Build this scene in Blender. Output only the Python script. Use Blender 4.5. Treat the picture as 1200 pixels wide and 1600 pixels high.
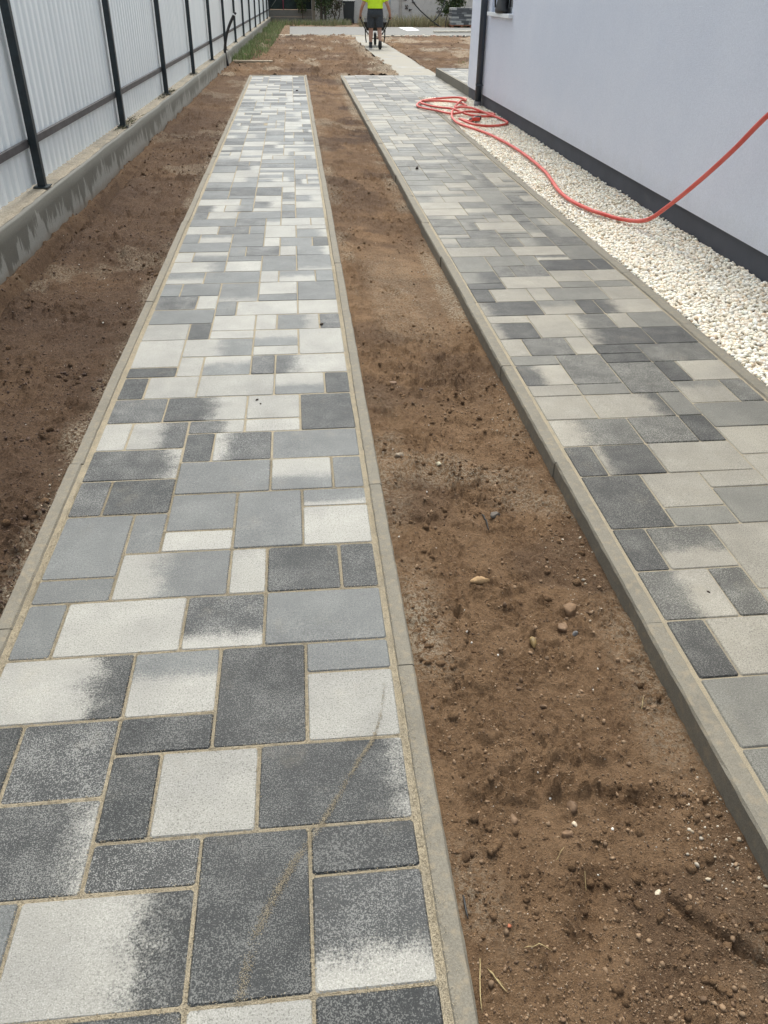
import bpy, bmesh, math, random
import numpy as np
from mathutils import Vector, Matrix

# ------------------------------------------------------------------ reset
for o in list(bpy.data.objects):
    bpy.data.objects.remove(o, do_unlink=True)
scene = bpy.context.scene
COL = scene.collection
rng = np.random.default_rng(7)
random.seed(7)

# ------------------------------------------------------------------ camera
cam_d = bpy.data.cameras.new('camera')
cam = bpy.data.objects.new('camera', cam_d)
COL.objects.link(cam)
cam_d.sensor_fit = 'VERTICAL'
cam_d.sensor_height = 24.0
cam_d.sensor_width = 18.0
cam_d.lens = 24.0 * 1214.7 / 1600.0
cam_d.clip_start = 0.05
cam_d.clip_end = 2000.0
CAM_R = [[0.995020471694581, -0.09922224983837544, 0.009444895219384691],
         [-0.0477451930182932, -0.5576799272967152, -0.8286817816471993],
         [0.08749089925438004, 0.8241043889140147, -0.5596403297836196]]
M = Matrix(((CAM_R[0][0], -CAM_R[1][0], -CAM_R[2][0], 0.0),
            (CAM_R[0][1], -CAM_R[1][1], -CAM_R[2][1], 0.0),
            (CAM_R[0][2], -CAM_R[1][2], -CAM_R[2][2], 1.6457),
            (0, 0, 0, 1)))
cam.matrix_world = M
scene.camera = cam

# ------------------------------------------------------------------ world, sun, exposure
SUN_EL, SUN_AZ = math.radians(61), math.radians(5)      # azimuth from +Y towards +X
world = bpy.data.worlds.new('World')
scene.world = world
world.use_nodes = True
wn = world.node_tree
wn.nodes.clear()
w_out = wn.nodes.new('ShaderNodeOutputWorld')
w_bg = wn.nodes.new('ShaderNodeBackground')
w_sky = wn.nodes.new('ShaderNodeTexSky')
w_sky.sky_type = 'NISHITA'
w_sky.sun_disc = False
w_sky.sun_elevation = SUN_EL
w_sky.sun_rotation = SUN_AZ
w_sky.air_density = 1.0
w_sky.dust_density = 4.0
w_sky.ozone_density = 1.0
w_hs = wn.nodes.new('ShaderNodeHueSaturation')
w_hs.inputs['Saturation'].default_value = 0.45
wn.links.new(w_sky.outputs[0], w_hs.inputs['Color'])
w_tint = wn.nodes.new('ShaderNodeMix'); w_tint.data_type = 'RGBA'; w_tint.blend_type = 'MULTIPLY'
w_tint.inputs[0].default_value = 1.0; w_tint.inputs[7].default_value = (0.98, 1.0, 0.955, 1.0)
wn.links.new(w_hs.outputs[0], w_tint.inputs[6]); wn.links.new(w_tint.outputs[2], w_bg.inputs['Color'])
w_bg.inputs['Strength'].default_value = 0.15
wn.links.new(w_bg.outputs[0], w_out.inputs['Surface'])

sun_d = bpy.data.lights.new('sun', 'SUN')
sun_d.energy = 1.3
sun_d.angle = math.radians(20)
sun_d.color = (1.0, 0.96, 0.9)
sun = bpy.data.objects.new('sun', sun_d)
COL.objects.link(sun)
sdir = Vector((math.sin(SUN_AZ) * math.cos(SUN_EL), math.cos(SUN_AZ) * math.cos(SUN_EL), math.sin(SUN_EL)))
sun.rotation_euler = sdir.to_track_quat('Z', 'Y').to_euler()
sun.location = sdir * 30

scene.view_settings.view_transform = 'Standard'
scene.view_settings.look = 'None'
scene.view_settings.gamma = 1.0
scene.view_settings.exposure = 0.92
scene.view_settings.use_curve_mapping = False
scene.render.engine = 'CYCLES'
scene.render.resolution_x = 768
scene.render.resolution_y = 1024


# ------------------------------------------------------------------ helpers: numpy noise
def _hash(ix, iy, seed):
    h = (ix.astype(np.int64) * 374761393 + iy.astype(np.int64) * 668265263 + seed * 974634777) & 0xffffffff
    h = ((h ^ (h >> 13)) * 1274126177) & 0xffffffff
    h = (h ^ (h >> 16)) & 0xffffffff
    return h.astype(np.float64) / 4294967295.0


def vnoise(x, y, seed=0):
    xi = np.floor(x); yi = np.floor(y)
    fx = x - xi; fy = y - yi
    fx = fx * fx * fx * (fx * (fx * 6 - 15) + 10); fy = fy * fy * fy * (fy * (fy * 6 - 15) + 10)
    a = _hash(xi, yi, seed); b = _hash(xi + 1, yi, seed)
    c = _hash(xi, yi + 1, seed); d = _hash(xi + 1, yi + 1, seed)
    return (a + (b - a) * fx) * (1 - fy) + (c + (d - c) * fx) * fy


def fbm(x, y, scale, octaves=4, seed=0, gain=0.5):
    x = np.asarray(x, float); y = np.asarray(y, float)
    v = np.zeros(np.broadcast(x, y).shape); a = 1.0; t = 0.0; f = scale
    for o in range(octaves):
        v = v + a * vnoise(x * f + 13.7 * o, y * f - 7.3 * o, seed + o); t += a; a *= gain; f *= 2.07
        x, y = 0.8 * x - 0.6 * y, 0.6 * x + 0.8 * y
    return v / t


def sstep(a, b, x):
    t = np.clip((x - a) / (b - a), 0, 1)
    return t * t * (3 - 2 * t)


# ------------------------------------------------------------------ helpers: meshes and objects
def np_mesh(name, V, F, smooth=False):
    """V (n,3) array, F (m,3) or (m,4) index array."""
    V = np.ascontiguousarray(V, dtype=np.float32); F = np.ascontiguousarray(F, dtype=np.int32)
    me = bpy.data.meshes.new(name)
    n, k = F.shape
    me.vertices.add(len(V)); me.vertices.foreach_set('co', V.ravel())
    me.loops.add(n * k); me.loops.foreach_set('vertex_index', F.ravel())
    me.polygons.add(n)
    me.polygons.foreach_set('loop_start', np.arange(0, n * k, k, dtype=np.int32))
    me.polygons.foreach_set('loop_total', np.full(n, k, dtype=np.int32))
    if smooth:
        me.polygons.foreach_set('use_smooth', np.ones(n, dtype=bool))
    me.update(calc_edges=True)
    return me


def py_mesh(name, V, F, smooth=False):
    me = bpy.data.meshes.new(name)
    me.from_pydata([tuple(v) for v in V], [], [tuple(f) for f in F])
    if smooth:
        me.polygons.foreach_set('use_smooth', np.ones(len(me.polygons), dtype=bool))
    me.update()
    return me


def vcol(me, name, C):
    at = me.attributes.new(name, 'FLOAT_COLOR', 'POINT')
    C = np.asarray(C, dtype=np.float32)
    if C.shape[1] == 3:
        C = np.concatenate([C, np.ones((len(C), 1), np.float32)], 1)
    at.data.foreach_set('color', C.ravel())


def vflt(me, name, v):
    at = me.attributes.new(name, 'FLOAT', 'POINT')
    at.data.foreach_set('value', np.asarray(v, dtype=np.float32))


def obj(name, me, mat=None, parent=None, loc=None, rot=None):
    o = bpy.data.objects.new(name, me)
    COL.objects.link(o)
    if mat is not None and me is not None and len(me.materials) == 0:
        me.materials.append(mat)
    if parent is not None:
        o.parent = parent
    if loc is not None:
        o.location = loc
    if rot is not None:
        o.rotation_euler = rot
    return o


def tag(o, label=None, cat=None, group=None, kind=None):
    if label: o['label'] = label
    if cat: o['category'] = cat
    if group: o['group'] = group
    if kind: o['kind'] = kind
    return o


def empty(name, loc=(0, 0, 0), rz=0.0):
    o = bpy.data.objects.new(name, None)
    COL.objects.link(o)
    o.location = loc; o.rotation_euler = (0, 0, rz); o.empty_display_size = 0.1
    return o


def copy_thing(root, loc=None, rot=None):
    r = root.copy(); COL.objects.link(r)
    if loc is not None: r.location = loc
    if rot is not None: r.rotation_euler = rot
    for ch in list(root.children):
        c = ch.copy(); COL.objects.link(c); c.parent = r
        for g in list(ch.children):
            d = g.copy(); COL.objects.link(d); d.parent = c
    return r


class MB:
    """collects boxes / tubes / quads and builds one mesh"""
    def __init__(self):
        self.v = []; self.f = []

    def add(self, V, F):
        b = len(self.v)
        self.v.extend([tuple(p) for p in V]); self.f.extend([tuple(i + b for i in f) for f in F])
        return self

    def box(self, x0, x1, y0, y1, z0, z1):
        return self.add([(x0, y0, z0), (x1, y0, z0), (x1, y1, z0), (x0, y1, z0),
                         (x0, y0, z1), (x1, y0, z1), (x1, y1, z1), (x0, y1, z1)],
                        [(0, 3, 2, 1), (4, 5, 6, 7), (0, 1, 5, 4), (1, 2, 6, 5), (2, 3, 7, 6), (3, 0, 4, 7)])

    def prism(self, prof, axis, a, b):
        """closed profile (list of 2D) extruded along axis 0/1/2 from a to b"""
        n = len(prof); V = []
        for t in (a, b):
            for p in prof:
                q = [0, 0, 0]; r = [i for i in range(3) if i != axis]
                q[axis] = t; q[r[0]] = p[0]; q[r[1]] = p[1]; V.append(q)
        F = [(i, (i + 1) % n, n + (i + 1) % n, n + i) for i in range(n)]
        F += [tuple(reversed(range(n))), tuple(range(n, 2 * n))]
        return self.add(V, F)

    def tube(self, pts, r, n=8, caps=True):
        pts = [Vector(p) for p in pts]; m = len(pts)
        rr = r if hasattr(r, '__len__') else [r] * m
        V = []; F = []; prev = None
        for i, p in enumerate(pts):
            t = (pts[min(i + 1, m - 1)] - pts[max(i - 1, 0)]).normalized()
            if prev is None:
                u = t.cross(Vector((0, 0, 1)))
                if u.length < 1e-3: u = t.cross(Vector((1, 0, 0)))
            else:
                u = prev - t * prev.dot(t)
            u.normalize(); prev = u; w = t.cross(u)
            for k in range(n):
                a = 2 * math.pi * k / n
                V.append(p + (u * math.cos(a) + w * math.sin(a)) * rr[i])
        for i in range(m - 1):
            for k in range(n):
                F.append((i * n + k, i * n + (k + 1) % n, (i + 1) * n + (k + 1) % n, (i + 1) * n + k))
        if caps:
            F.append(tuple(reversed(range(n)))); F.append(tuple(range((m - 1) * n, m * n)))
        return self.add(V, F)

    def loft(self, rings, n=16, caps=True):
        """rings: (cx, cy, cz, rx, ry) stacked"""
        V = []; F = []; m = len(rings)
        for (cx, cy, cz, rx, ry) in rings:
            for k in range(n):
                a = 2 * math.pi * k / n
                V.append((cx + rx * math.cos(a), cy + ry * math.sin(a), cz))
        for i in range(m - 1):
            for k in range(n):
                F.append((i * n + k, i * n + (k + 1) % n, (i + 1) * n + (k + 1) % n, (i + 1) * n + k))
        if caps:
            F.append(tuple(reversed(range(n)))); F.append(tuple(range((m - 1) * n, m * n)))
        return self.add(V, F)

    def mesh(self, name, smooth=False, bevel=0.0, seg=2):
        me = py_mesh(name, self.v, self.f, smooth)
        if bevel > 0:
            bm = bmesh.new(); bm.from_mesh(me)
            bmesh.ops.bevel(bm, geom=list(bm.edges), offset=bevel, segments=seg, affect='EDGES', profile=0.5)
            bm.to_mesh(me); bm.free()
        bm = bmesh.new(); bm.from_mesh(me)
        bmesh.ops.recalc_face_normals(bm, faces=bm.faces); bm.to_mesh(me); bm.free()
        return me

    def build(self, name, mat, parent=None, smooth=False, bevel=0.0, seg=2, loc=None, rot=None):
        return obj(name, self.mesh(name, smooth, bevel, seg), mat, parent, loc, rot)


def spline(pts, per=8):
    """Catmull-Rom through pts"""
    P = [np.array(p, float) for p in pts]
    P = [2 * P[0] - P[1]] + P + [2 * P[-1] - P[-2]]
    out = []
    for i in range(1, len(P) - 2):
        for s in range(per):
            t = s / per
            out.append(0.5 * ((2 * P[i]) + (-P[i - 1] + P[i + 1]) * t + (2 * P[i - 1] - 5 * P[i] + 4 * P[i + 1] - P[i + 2]) * t * t
                              + (-P[i - 1] + 3 * P[i] - 3 * P[i + 1] + P[i + 2]) * t ** 3))
    out.append(P[-2])
    return out


def ico(sub):
    bm = bmesh.new(); bmesh.ops.create_icosphere(bm, subdivisions=sub, radius=1.0)
    V = np.array([v.co[:] for v in bm.verts]); F = np.array([[v.index for v in f.verts] for f in bm.faces]); bm.free()
    return V, F


ICO1, ICO2 = ico(1), ico(2)


def rand_rot(n):
    q = rng.normal(size=(n, 4)); q /= np.linalg.norm(q, axis=1)[:, None]
    w, x, y, z = q.T
    return np.stack([np.stack([1 - 2 * (y * y + z * z), 2 * (x * y - z * w), 2 * (x * z + y * w)], 1),
                     np.stack([2 * (x * y + z * w), 1 - 2 * (x * x + z * z), 2 * (y * z - x * w)], 1),
                     np.stack([2 * (x * z - y * w), 2 * (y * z + x * w), 1 - 2 * (x * x + y * y)], 1)], 1)


def pebble_cloud(P, S, tmpl, jitter=0.16, flat=None):
    """P (n,3) centres, S (n,3) semi axes; returns V,F, pebble index per vertex"""
    T, F = tmpl; n = len(P); m = len(T)
    J = 1 + rng.uniform(-jitter, jitter, (n, m, 1))
    V = T[None] * J * S[:, None, :]
    R = rand_rot(n)
    if flat is not None:                          # lie mostly flat: rotate about z, small tilt
        a = rng.uniform(0, 2 * np.pi, n); c, s = np.cos(a), np.sin(a); z = np.zeros(n); o = np.ones(n)
        Rz = np.stack([np.stack([c, -s, z], 1), np.stack([s, c, z], 1), np.stack([z, z, o], 1)], 1)
        b = rng.normal(0, flat, n); c, s = np.cos(b), np.sin(b)
        Rx = np.stack([np.stack([o, z, z], 1), np.stack([z, c, -s], 1), np.stack([z, s, c], 1)], 1)
        b = rng.normal(0, flat, n); c, s = np.cos(b), np.sin(b)
        Ry = np.stack([np.stack([c, z, s], 1), np.stack([z, o, z], 1), np.stack([-s, z, c], 1)], 1)
        R = Rz @ Rx @ Ry
    V = np.einsum('nij,nmj->nmi', R, V) + P[:, None, :]
    FF = F[None] + (np.arange(n) * m)[:, None, None]
    return V.reshape(-1, 3), FF.reshape(-1, 3), np.repeat(np.arange(n), m)


# ------------------------------------------------------------------ helpers: materials
class NT:
    def __init__(self, name):
        self.mat = bpy.data.materials.new(name); self.mat.use_nodes = True
        self.t = self.mat.node_tree; self.t.nodes.clear()
        self.out = self.t.nodes.new('ShaderNodeOutputMaterial')
        self.b = self.t.nodes.new('ShaderNodeBsdfPrincipled')
        self.t.links.new(self.b.outputs[0], self.out.inputs[0])

    def n(self, typ, **kw):
        nd = self.t.nodes.new(typ)
        for k, v in kw.items():
            if k.startswith('_'): setattr(nd, k[1:], v)
            else:
                key = k.replace('__', ' ')
                self.put(nd.inputs[int(key[1:])] if key[0] == 'i' and key[1:].isdigit() else nd.inputs[key], v)
        return nd

    def put(self, sock, v):
        if isinstance(v, bpy.types.NodeSocket): self.t.links.new(v, sock)
        elif isinstance(v, bpy.types.Node): self.t.links.new(v.outputs[0], sock)
        else:
            if hasattr(sock.default_value, '__len__') and not isinstance(v, str):
                v = tuple(v)
                if len(sock.default_value) == 4 and len(v) == 3: v = v + (1.0,)
            sock.default_value = v

    def pos(self):
        return self.n('ShaderNodeNewGeometry').outputs['Position']

    def noise(self, vec, scale, detail=4, rough=0.55, out=0):
        nd = self.n('ShaderNodeTexNoise', Vector=vec, Scale=scale, Detail=detail, Roughness=rough)
        return nd.outputs[out]

    def math(self, op, a, b=None, clamp=False):
        nd = self.n('ShaderNodeMath', _operation=op, _use_clamp=clamp, i0=a)
        if b is not None: self.put(nd.inputs[1], b)
        return nd.outputs[0]

    def ramp(self, fac, lo, hi, a=0.0, b=1.0):
        nd = self.n('ShaderNodeMapRange', _interpolation_type='SMOOTHSTEP', i0=fac, i1=lo, i2=hi, i3=a, i4=b)
        return nd.outputs[0]

    def mix(self, fac, a, b, mode='MIX'):
        nd = self.n('ShaderNodeMix', _data_type='RGBA', _blend_type=mode)
        self.put(nd.inputs[0], fac); self.put(nd.inputs[6], a); self.put(nd.inputs[7], b)
        return nd.outputs[2]

    def attr(self, name, typ='GEOMETRY', out='Color'):
        nd = self.n('ShaderNodeAttribute'); nd.attribute_name = name; nd.attribute_type = typ
        return nd.outputs[out]

    def bump(self, h, strength=0.4, dist=0.01):
        nd = self.n('ShaderNodeBump', Strength=strength, Distance=dist, Height=h)
        self.put(self.b.inputs['Normal'], nd.outputs[0]); return nd

    def set(self, **kw):
        for k, v in kw.items(): self.put(self.b.inputs[k.replace('_', ' ')], v)
        return self


def plain(name, col, rough=0.5, var=0.12, scale=6.0, metal=0.0, bump=0.0, spec=0.5):
    m = NT(name); p = m.pos()
    n1 = m.noise(p, scale, 5)
    dark = tuple(c * (1 - var) for c in col); light = tuple(min(1, c * (1 + var)) for c in col)
    m.set(Base_Color=m.mix(m.ramp(n1, 0.3, 0.7), dark, light), Roughness=rough, Metallic=metal)
    m.b.inputs['Specular IOR Level'].default_value = spec
    if bump: m.bump(m.noise(p, scale * 12, 3), 0.5, bump)
    return m.mat


def granular(m, p, base, grain=1.0):
    """grainy concrete stone face: light and dark specks a few millimetres wide"""
    fine = m.noise(p, 330, 2, 0.6)
    mid = m.noise(p, 130, 3, 0.7)
    sp = m.math('ADD', m.math('MULTIPLY', fine, 0.7), m.math('MULTIPLY', mid, 0.3))
    return sp


def paver_material(name, stuff=False, warm=(1, 1, 1)):
    m = NT(name); p = m.pos()
    if stuff:
        base = m.attr('tone'); speck = 0.6
        sp = granular(m, p, base)
        colr = m.mix(m.ramp(sp, 0.35, 0.68), m.mix(1.0, base, (0.8, 0.8, 0.8), 'MULTIPLY'), m.mix(1.0, base, (1.2, 1.2, 1.2), 'MULTIPLY'))
        rgh = 0.5
    else:
        ta = m.attr('tone_a', 'OBJECT'); tb = m.attr('tone_b', 'OBJECT')
        gr = m.attr('grad', 'OBJECT', 'Vector')
        spk = m.attr('speck', 'OBJECT', 'Vector')
        gen = m.n('ShaderNodeTexCoord').outputs['Generated']
        dot = m.n('ShaderNodeVectorMath', _operation='DOT_PRODUCT')
        m.put(dot.inputs[0], gen); sx = m.n('ShaderNodeSeparateXYZ', i0=gr)
        cv = m.n('ShaderNodeCombineXYZ', i0=sx.outputs[0], i1=sx.outputs[1], i2=0.0)
        m.put(dot.inputs[1], cv)
        d = m.math('SUBTRACT', dot.outputs['Value'], sx.outputs[2])
        nz = m.noise(p, 14, 5, 0.65)
        nf = m.noise(p, 190, 3, 0.7)
        e = m.math('ADD', d, m.math('MULTIPLY', m.math('SUBTRACT', nz, 0.5), 0.55))
        e = m.math('ADD', e, m.math('MULTIPLY', m.math('SUBTRACT', nf, 0.5), 0.7))
        fac = m.ramp(e, -0.16, 0.16)
        base = m.mix(fac, ta, tb)
        # specks: x = strength of pale grains, y = strength of dark grains
        sv = m.n('ShaderNodeSeparateXYZ', i0=spk)
        sp = granular(m, p, base)
        cloud = m.noise(p, 9, 4, 0.6)
        pale = m.math('MULTIPLY', m.ramp(m.math('ADD', sp, m.math('MULTIPLY', m.math('SUBTRACT', cloud, 0.5), 0.26)), 0.50, 0.57), sv.outputs[0])
        colr = m.mix(pale, base, m.mix(0.5, m.mix(1.0, base, (1.5, 1.5, 1.5), 'MULTIPLY'), (0.42, 0.42, 0.40)))
        dk = m.math('MULTIPLY', m.ramp(m.noise(p, 230, 2, 0.6), 0.53, 0.66), sv.outputs[1])
        colr = m.mix(dk, colr, m.mix(1.0, base, (0.42, 0.42, 0.40), 'MULTIPLY'))
        # overall patchiness and a trace of pale joint sand rubbed over the face
        pt = m.noise(p, 3.3, 4, 0.6)
        colr = m.mix(1.0, colr, m.mix(m.ramp(pt, 0.3, 0.7), (0.88, 0.88, 0.88), (1.1, 1.1, 1.08)), 'MULTIPLY')
        sand = m.math('MULTIPLY', m.ramp(m.noise(p, 5.1, 5, 0.7), 0.56, 0.75), 0.16)
        colr = m.mix(sand, colr, (0.30, 0.265, 0.20))
        rgh = m.ramp(m.noise(p, 2.1, 4, 0.6), 0.3, 0.7, 0.33, 0.50)
    if warm != (1, 1, 1):
        colr = m.mix(1.0, colr, warm, 'MULTIPLY')
    m.set(Base_Color=colr, Roughness=rgh)
    m.b.inputs['Specular IOR Level'].default_value = 0.3
    h = m.math('ADD', m.math('MULTIPLY', m.noise(p, 300, 3, 0.7), 0.7), m.math('MULTIPLY', m.noise(p, 60, 2), 0.3))
    m.bump(h, 0.8, 0.003)
    return m.mat


def sand_material():
    m = NT('joint_sand'); p = m.pos()
    a = m.noise(p, 520, 2, 0.6); b = m.noise(p, 18, 4)
    c = m.mix(m.ramp(a, 0.35, 0.65), (0.215, 0.18, 0.122), (0.40, 0.345, 0.245))
    c = m.mix(m.ramp(b, 0.35, 0.7), c, m.mix(1.0, c, (0.82, 0.84, 0.88), 'MULTIPLY'))
    m.set(Base_Color=c, Roughness=0.95)
    m.bump(m.noise(p, 420, 3, 0.7), 0.8, 0.003)
    return m.mat


def concrete_material(name, col, stain=0.25, bumpd=0.002):
    m = NT(name); p = m.pos()
    a = m.noise(p, 300, 3, 0.65); b = m.noise(p, 4, 6, 0.6); c = m.noise(p, 40, 4, 0.6)
    k = m.mix(m.ramp(a, 0.3, 0.7), tuple(x * 0.78 for x in col), tuple(x * 1.22 for x in col))
    k = m.mix(m.math('MULTIPLY', m.ramp(b, 0.45, 0.7), stain), k, tuple(x * 0.6 for x in col))
    k = m.mix(m.math('MULTIPLY', m.ramp(c, 0.48, 0.68), 0.45), k, tuple(x * y for x, y in zip(col, (1.55, 1.38, 1.15))))
    m.set(Base_Color=k, Roughness=0.8)
    m.bump(m.noise(p, 220, 4, 0.7), 0.5, bumpd)
    return m.mat


def soil_material():
    """earth: attribute 'sand' = pale spilled sand, attribute 'damp' = darker reddish humus"""
    m = NT('bare_earth'); p = m.pos()
    a = m.noise(p, 70, 6, 0.7); b = m.noise(p, 7, 5, 0.65); c = m.noise(p, 260, 3, 0.7)
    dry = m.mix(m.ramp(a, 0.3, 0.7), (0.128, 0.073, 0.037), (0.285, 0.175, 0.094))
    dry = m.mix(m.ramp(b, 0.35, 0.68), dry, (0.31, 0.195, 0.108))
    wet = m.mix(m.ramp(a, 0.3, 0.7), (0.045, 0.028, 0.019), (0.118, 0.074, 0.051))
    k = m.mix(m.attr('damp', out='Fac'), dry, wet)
    k = m.mix(m.math('MULTIPLY', m.ramp(c, 0.60, 0.72), 0.4), k, (0.34, 0.245, 0.15))
    k = m.mix(m.math('MULTIPLY', m.ramp(m.noise(p, 85, 5, 0.8), 0.47, 0.37), 0.5), k, m.mix(1.0, k, (0.4, 0.38, 0.36), 'MULTIPLY'))  # dark pits: fine shadows between crumbs, painted into the earth colour
    s = m.math('MULTIPLY', m.attr('sand', out='Fac'), m.ramp(m.noise(p, 75, 5, 0.8), 0.47, 0.55))
    k = m.mix(s, k, (0.46, 0.40, 0.30))
    m.set(Base_Color=k, Roughness=0.95)
    m.b.inputs['Specular IOR Level'].default_value = 0.25
    h = m.math('ADD', m.noise(p, 110, 5, 0.75), m.math('MULTIPLY', m.noise(p, 380, 2, 0.7), 0.4))
    m.bump(h, 1.0, 0.022)
    return m.mat


def tint_material(name, rough=0.8, bump=0.0015, bscale=220):
    m = NT(name); p = m.pos()
    t = m.attr('tint')
    n1 = m.noise(p, 130, 4, 0.6)
    m.set(Base_Color=m.mix(1.0, t, m.mix(m.ramp(n1, 0.3, 0.7), (0.8, 0.8, 0.8), (1.12, 1.12, 1.12)), 'MULTIPLY'), Roughness=rough)
    m.bump(m.noise(p, bscale, 3), 0.5, bump)
    return m.mat


def footing_material():
    m = NT('stained_footing_concrete'); p = m.pos()
    s = m.n('ShaderNodeSeparateXYZ', i0=p)
    # wet run-down stain: upper part dark with a jagged dripping lower edge
    v1 = m.n('ShaderNodeCombineXYZ', i0=0.0, i1=s.outputs[1], i2=m.math('MULTIPLY', s.outputs[2], 0.16))
    jag = m.noise(v1, 5.5, 5, 0.72)
    v2 = m.n('ShaderNodeCombineXYZ', i0=0.0, i1=s.outputs[1], i2=0.0)
    slow = m.noise(v2, 0.75, 2)
    edge = m.math('ADD', m.math('MULTIPLY', jag, 0.95), m.math('MULTIPLY', slow, 0.4))
    edge = m.math('SUBTRACT', edge, 0.565)
    wet = m.ramp(m.math('SUBTRACT', s.outputs[2], edge), -0.012, 0.012)
    a = m.noise(p, 160, 4, 0.65); b = m.noise(p, 3, 5, 0.6)
    dry = m.mix(m.ramp(a, 0.3, 0.7), (0.25, 0.245, 0.215), (0.335, 0.33, 0.295))
    wetc = m.mix(m.ramp(a, 0.3, 0.7), (0.115, 0.112, 0.092), (0.16, 0.155, 0.13))
    k = m.mix(wet, dry, wetc)
    k = m.mix(m.math('MULTIPLY', m.ramp(b, 0.45, 0.7), 0.3), k, m.mix(1.0, k, (0.75, 0.73, 0.68), 'MULTIPLY'))
    # soil splash at the foot
    foot = m.math('MULTIPLY', m.ramp(m.math('ADD', s.outputs[2], m.math('MULTIPLY', m.noise(p, 16, 4), 0.09)), 0.105, 0.03), 0.55)
    k = m.mix(foot, k, (0.17, 0.125, 0.085))
    m.set(Base_Color=k, Roughness=m.ramp(wet, 0, 1, 0.85, 0.6))
    m.bump(m.noise(p, 90, 5, 0.7), 0.5, 0.003)
    return m.mat


def footing_top_material():
    m = NT('footing_top_mortar'); p = m.pos()
    a = m.noise(p, 60, 6, 0.7); b = m.noise(p, 5, 5, 0.6)
    k = m.mix(m.ramp(a, 0.3, 0.7), (0.24, 0.205, 0.15), (0.42, 0.37, 0.29))
    k = m.mix(m.math('MULTIPLY', m.ramp(b, 0.5, 0.65), 0.6), k, (0.18, 0.165, 0.135))
    m.set(Base_Color=k, Roughness=0.95)
    m.bump(m.noise(p, 70, 6, 0.75), 0.8, 0.01)
    return m.mat


def sheet_material():
    m = NT('zinc_sheet'); p = m.pos()
    s = m.n('ShaderNodeMapping', Vector=p, Scale=(6.0, 6.0, 0.7))
    a = m.noise(s, 1.2, 5, 0.65); b = m.noise(p, 22, 4, 0.7)
    k = m.mix(m.ramp(a, 0.3, 0.7), (0.75, 0.80, 0.81), (0.84, 0.88, 0.885))
    k = m.mix(m.math('MULTIPLY', m.ramp(b, 0.6, 0.75), 0.12), k, (0.33, 0.34, 0.33))
    m.set(Base_Color=k, Roughness=0.45)
    return m.mat


def stucco_material():
    m = NT('pale_stucco'); p = m.pos()
    v = m.n('ShaderNodeTexVoronoi', Vector=p, Scale=210.0)
    a = m.noise(p, 0.8, 4, 0.6); b = m.noise(p, 110, 4, 0.75)
    k = m.mix(m.ramp(a, 0.3, 0.7), (0.735, 0.77, 0.86), (0.785, 0.815, 0.895))
    k = m.mix(m.ramp(b, 0.3, 0.7), m.mix(1.0, k, (0.86, 0.86, 0.87), 'MULTIPLY'), k)
    sz = m.n('ShaderNodeSeparateXYZ', i0=p)
    sp = m.math('MULTIPLY', m.ramp(m.math('ADD', sz.outputs[2], m.math('MULTIPLY', m.noise(p, 7, 5, 0.7), 0.35)), 0.55, 0.33), 0.35)
    k = m.mix(sp, k, m.mix(1.0, k, (0.80, 0.78, 0.74), 'MULTIPLY'))
    m.set(Base_Color=k, Roughness=0.92)
    h = m.math('ADD', m.math('MULTIPLY', v.outputs[0], 0.6), m.noise(p, 130, 3, 0.7))
    m.bump(h, 0.9, 0.006)
    return m.mat


def sandy_path_material():
    """far footpath of the same slabs, mostly buried under swept sand"""
    m = NT('sanded_paving'); p = m.pos()
    br = m.n('ShaderNodeTexBrick', Vector=p, Color1=(0.33, 0.335, 0.335, 1), Color2=(0.17, 0.175, 0.18, 1), Mortar=(0.3, 0.26, 0.19, 1), Scale=1.0)
    br.inputs['Mortar Size'].default_value = 0.006; br.inputs['Brick Width'].default_value = 0.375; br.inputs['Row Height'].default_value = 0.25
    nz = m.noise(p, 1.3, 5, 0.65)
    k = m.mix(m.ramp(nz, 0.28, 0.52), br.outputs[0], (0.255, 0.238, 0.195))
    m.set(Base_Color=k, Roughness=0.8)
    m.bump(m.noise(p, 60, 4), 0.4, 0.004)
    return m.mat


M_PAVER = paver_material('weathered_paver')
M_PAVER_B = paver_material('warm_paver', warm=(1.0, 0.985, 0.93))
M_PAVER_FAR = paver_material('far_pavers', stuff=True)
M_SAND = sand_material()
M_KERB = concrete_material('kerb_concrete', (0.168, 0.154, 0.122), 0.4)
M_SOIL = soil_material()
M_FOOT = footing_material()
M_FOOT_TOP = footing_top_material()
M_SHEET = sheet_material()
M_STUCCO = stucco_material()
M_POST = plain('post_paint', (0.012, 0.022, 0.028), 0.45, 0.25, 20)
M_RAIL = plain('rail_paint', (0.062, 0.058, 0.06), 0.55, 0.3, 9)
M_PLINTH = plain('plinth_render', (0.060, 0.064, 0.078), 0.75, 0.12, 3, bump=0.002)
M_PIPE = plain('downpipe_paint', (0.035, 0.045, 0.06), 0.35, 0.08, 3)
M_WHITE = plain('white_pvc', (0.75, 0.77, 0.78), 0.4, 0.03, 3)
M_BLACK = plain('black_plastic', (0.015, 0.016, 0.018), 0.5, 0.2, 12)
M_GLASS = plain('window_glass', (0.04, 0.05, 0.06), 0.08, 0.1, 2)
M_TINT = tint_material('stone_tint')
M_LEAF = tint_material('leaf_tint', 0.7, 0.0)
M_SLAB = concrete_material('far_slab_concrete', (0.15, 0.15, 0.142), 0.5)

# ================================================================== GROUND
YS = [-30]
ground = obj('ground', MB().add([(-250, -60, -0.16), (250, -60, -0.16), (250, 420, -0.16), (-250, 420, -0.16)], [(0, 1, 2, 3)]).mesh('ground'), M_SOIL)
tag(ground, 'flat brown earth stretching away beyond the plot', kind='structure')


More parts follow.
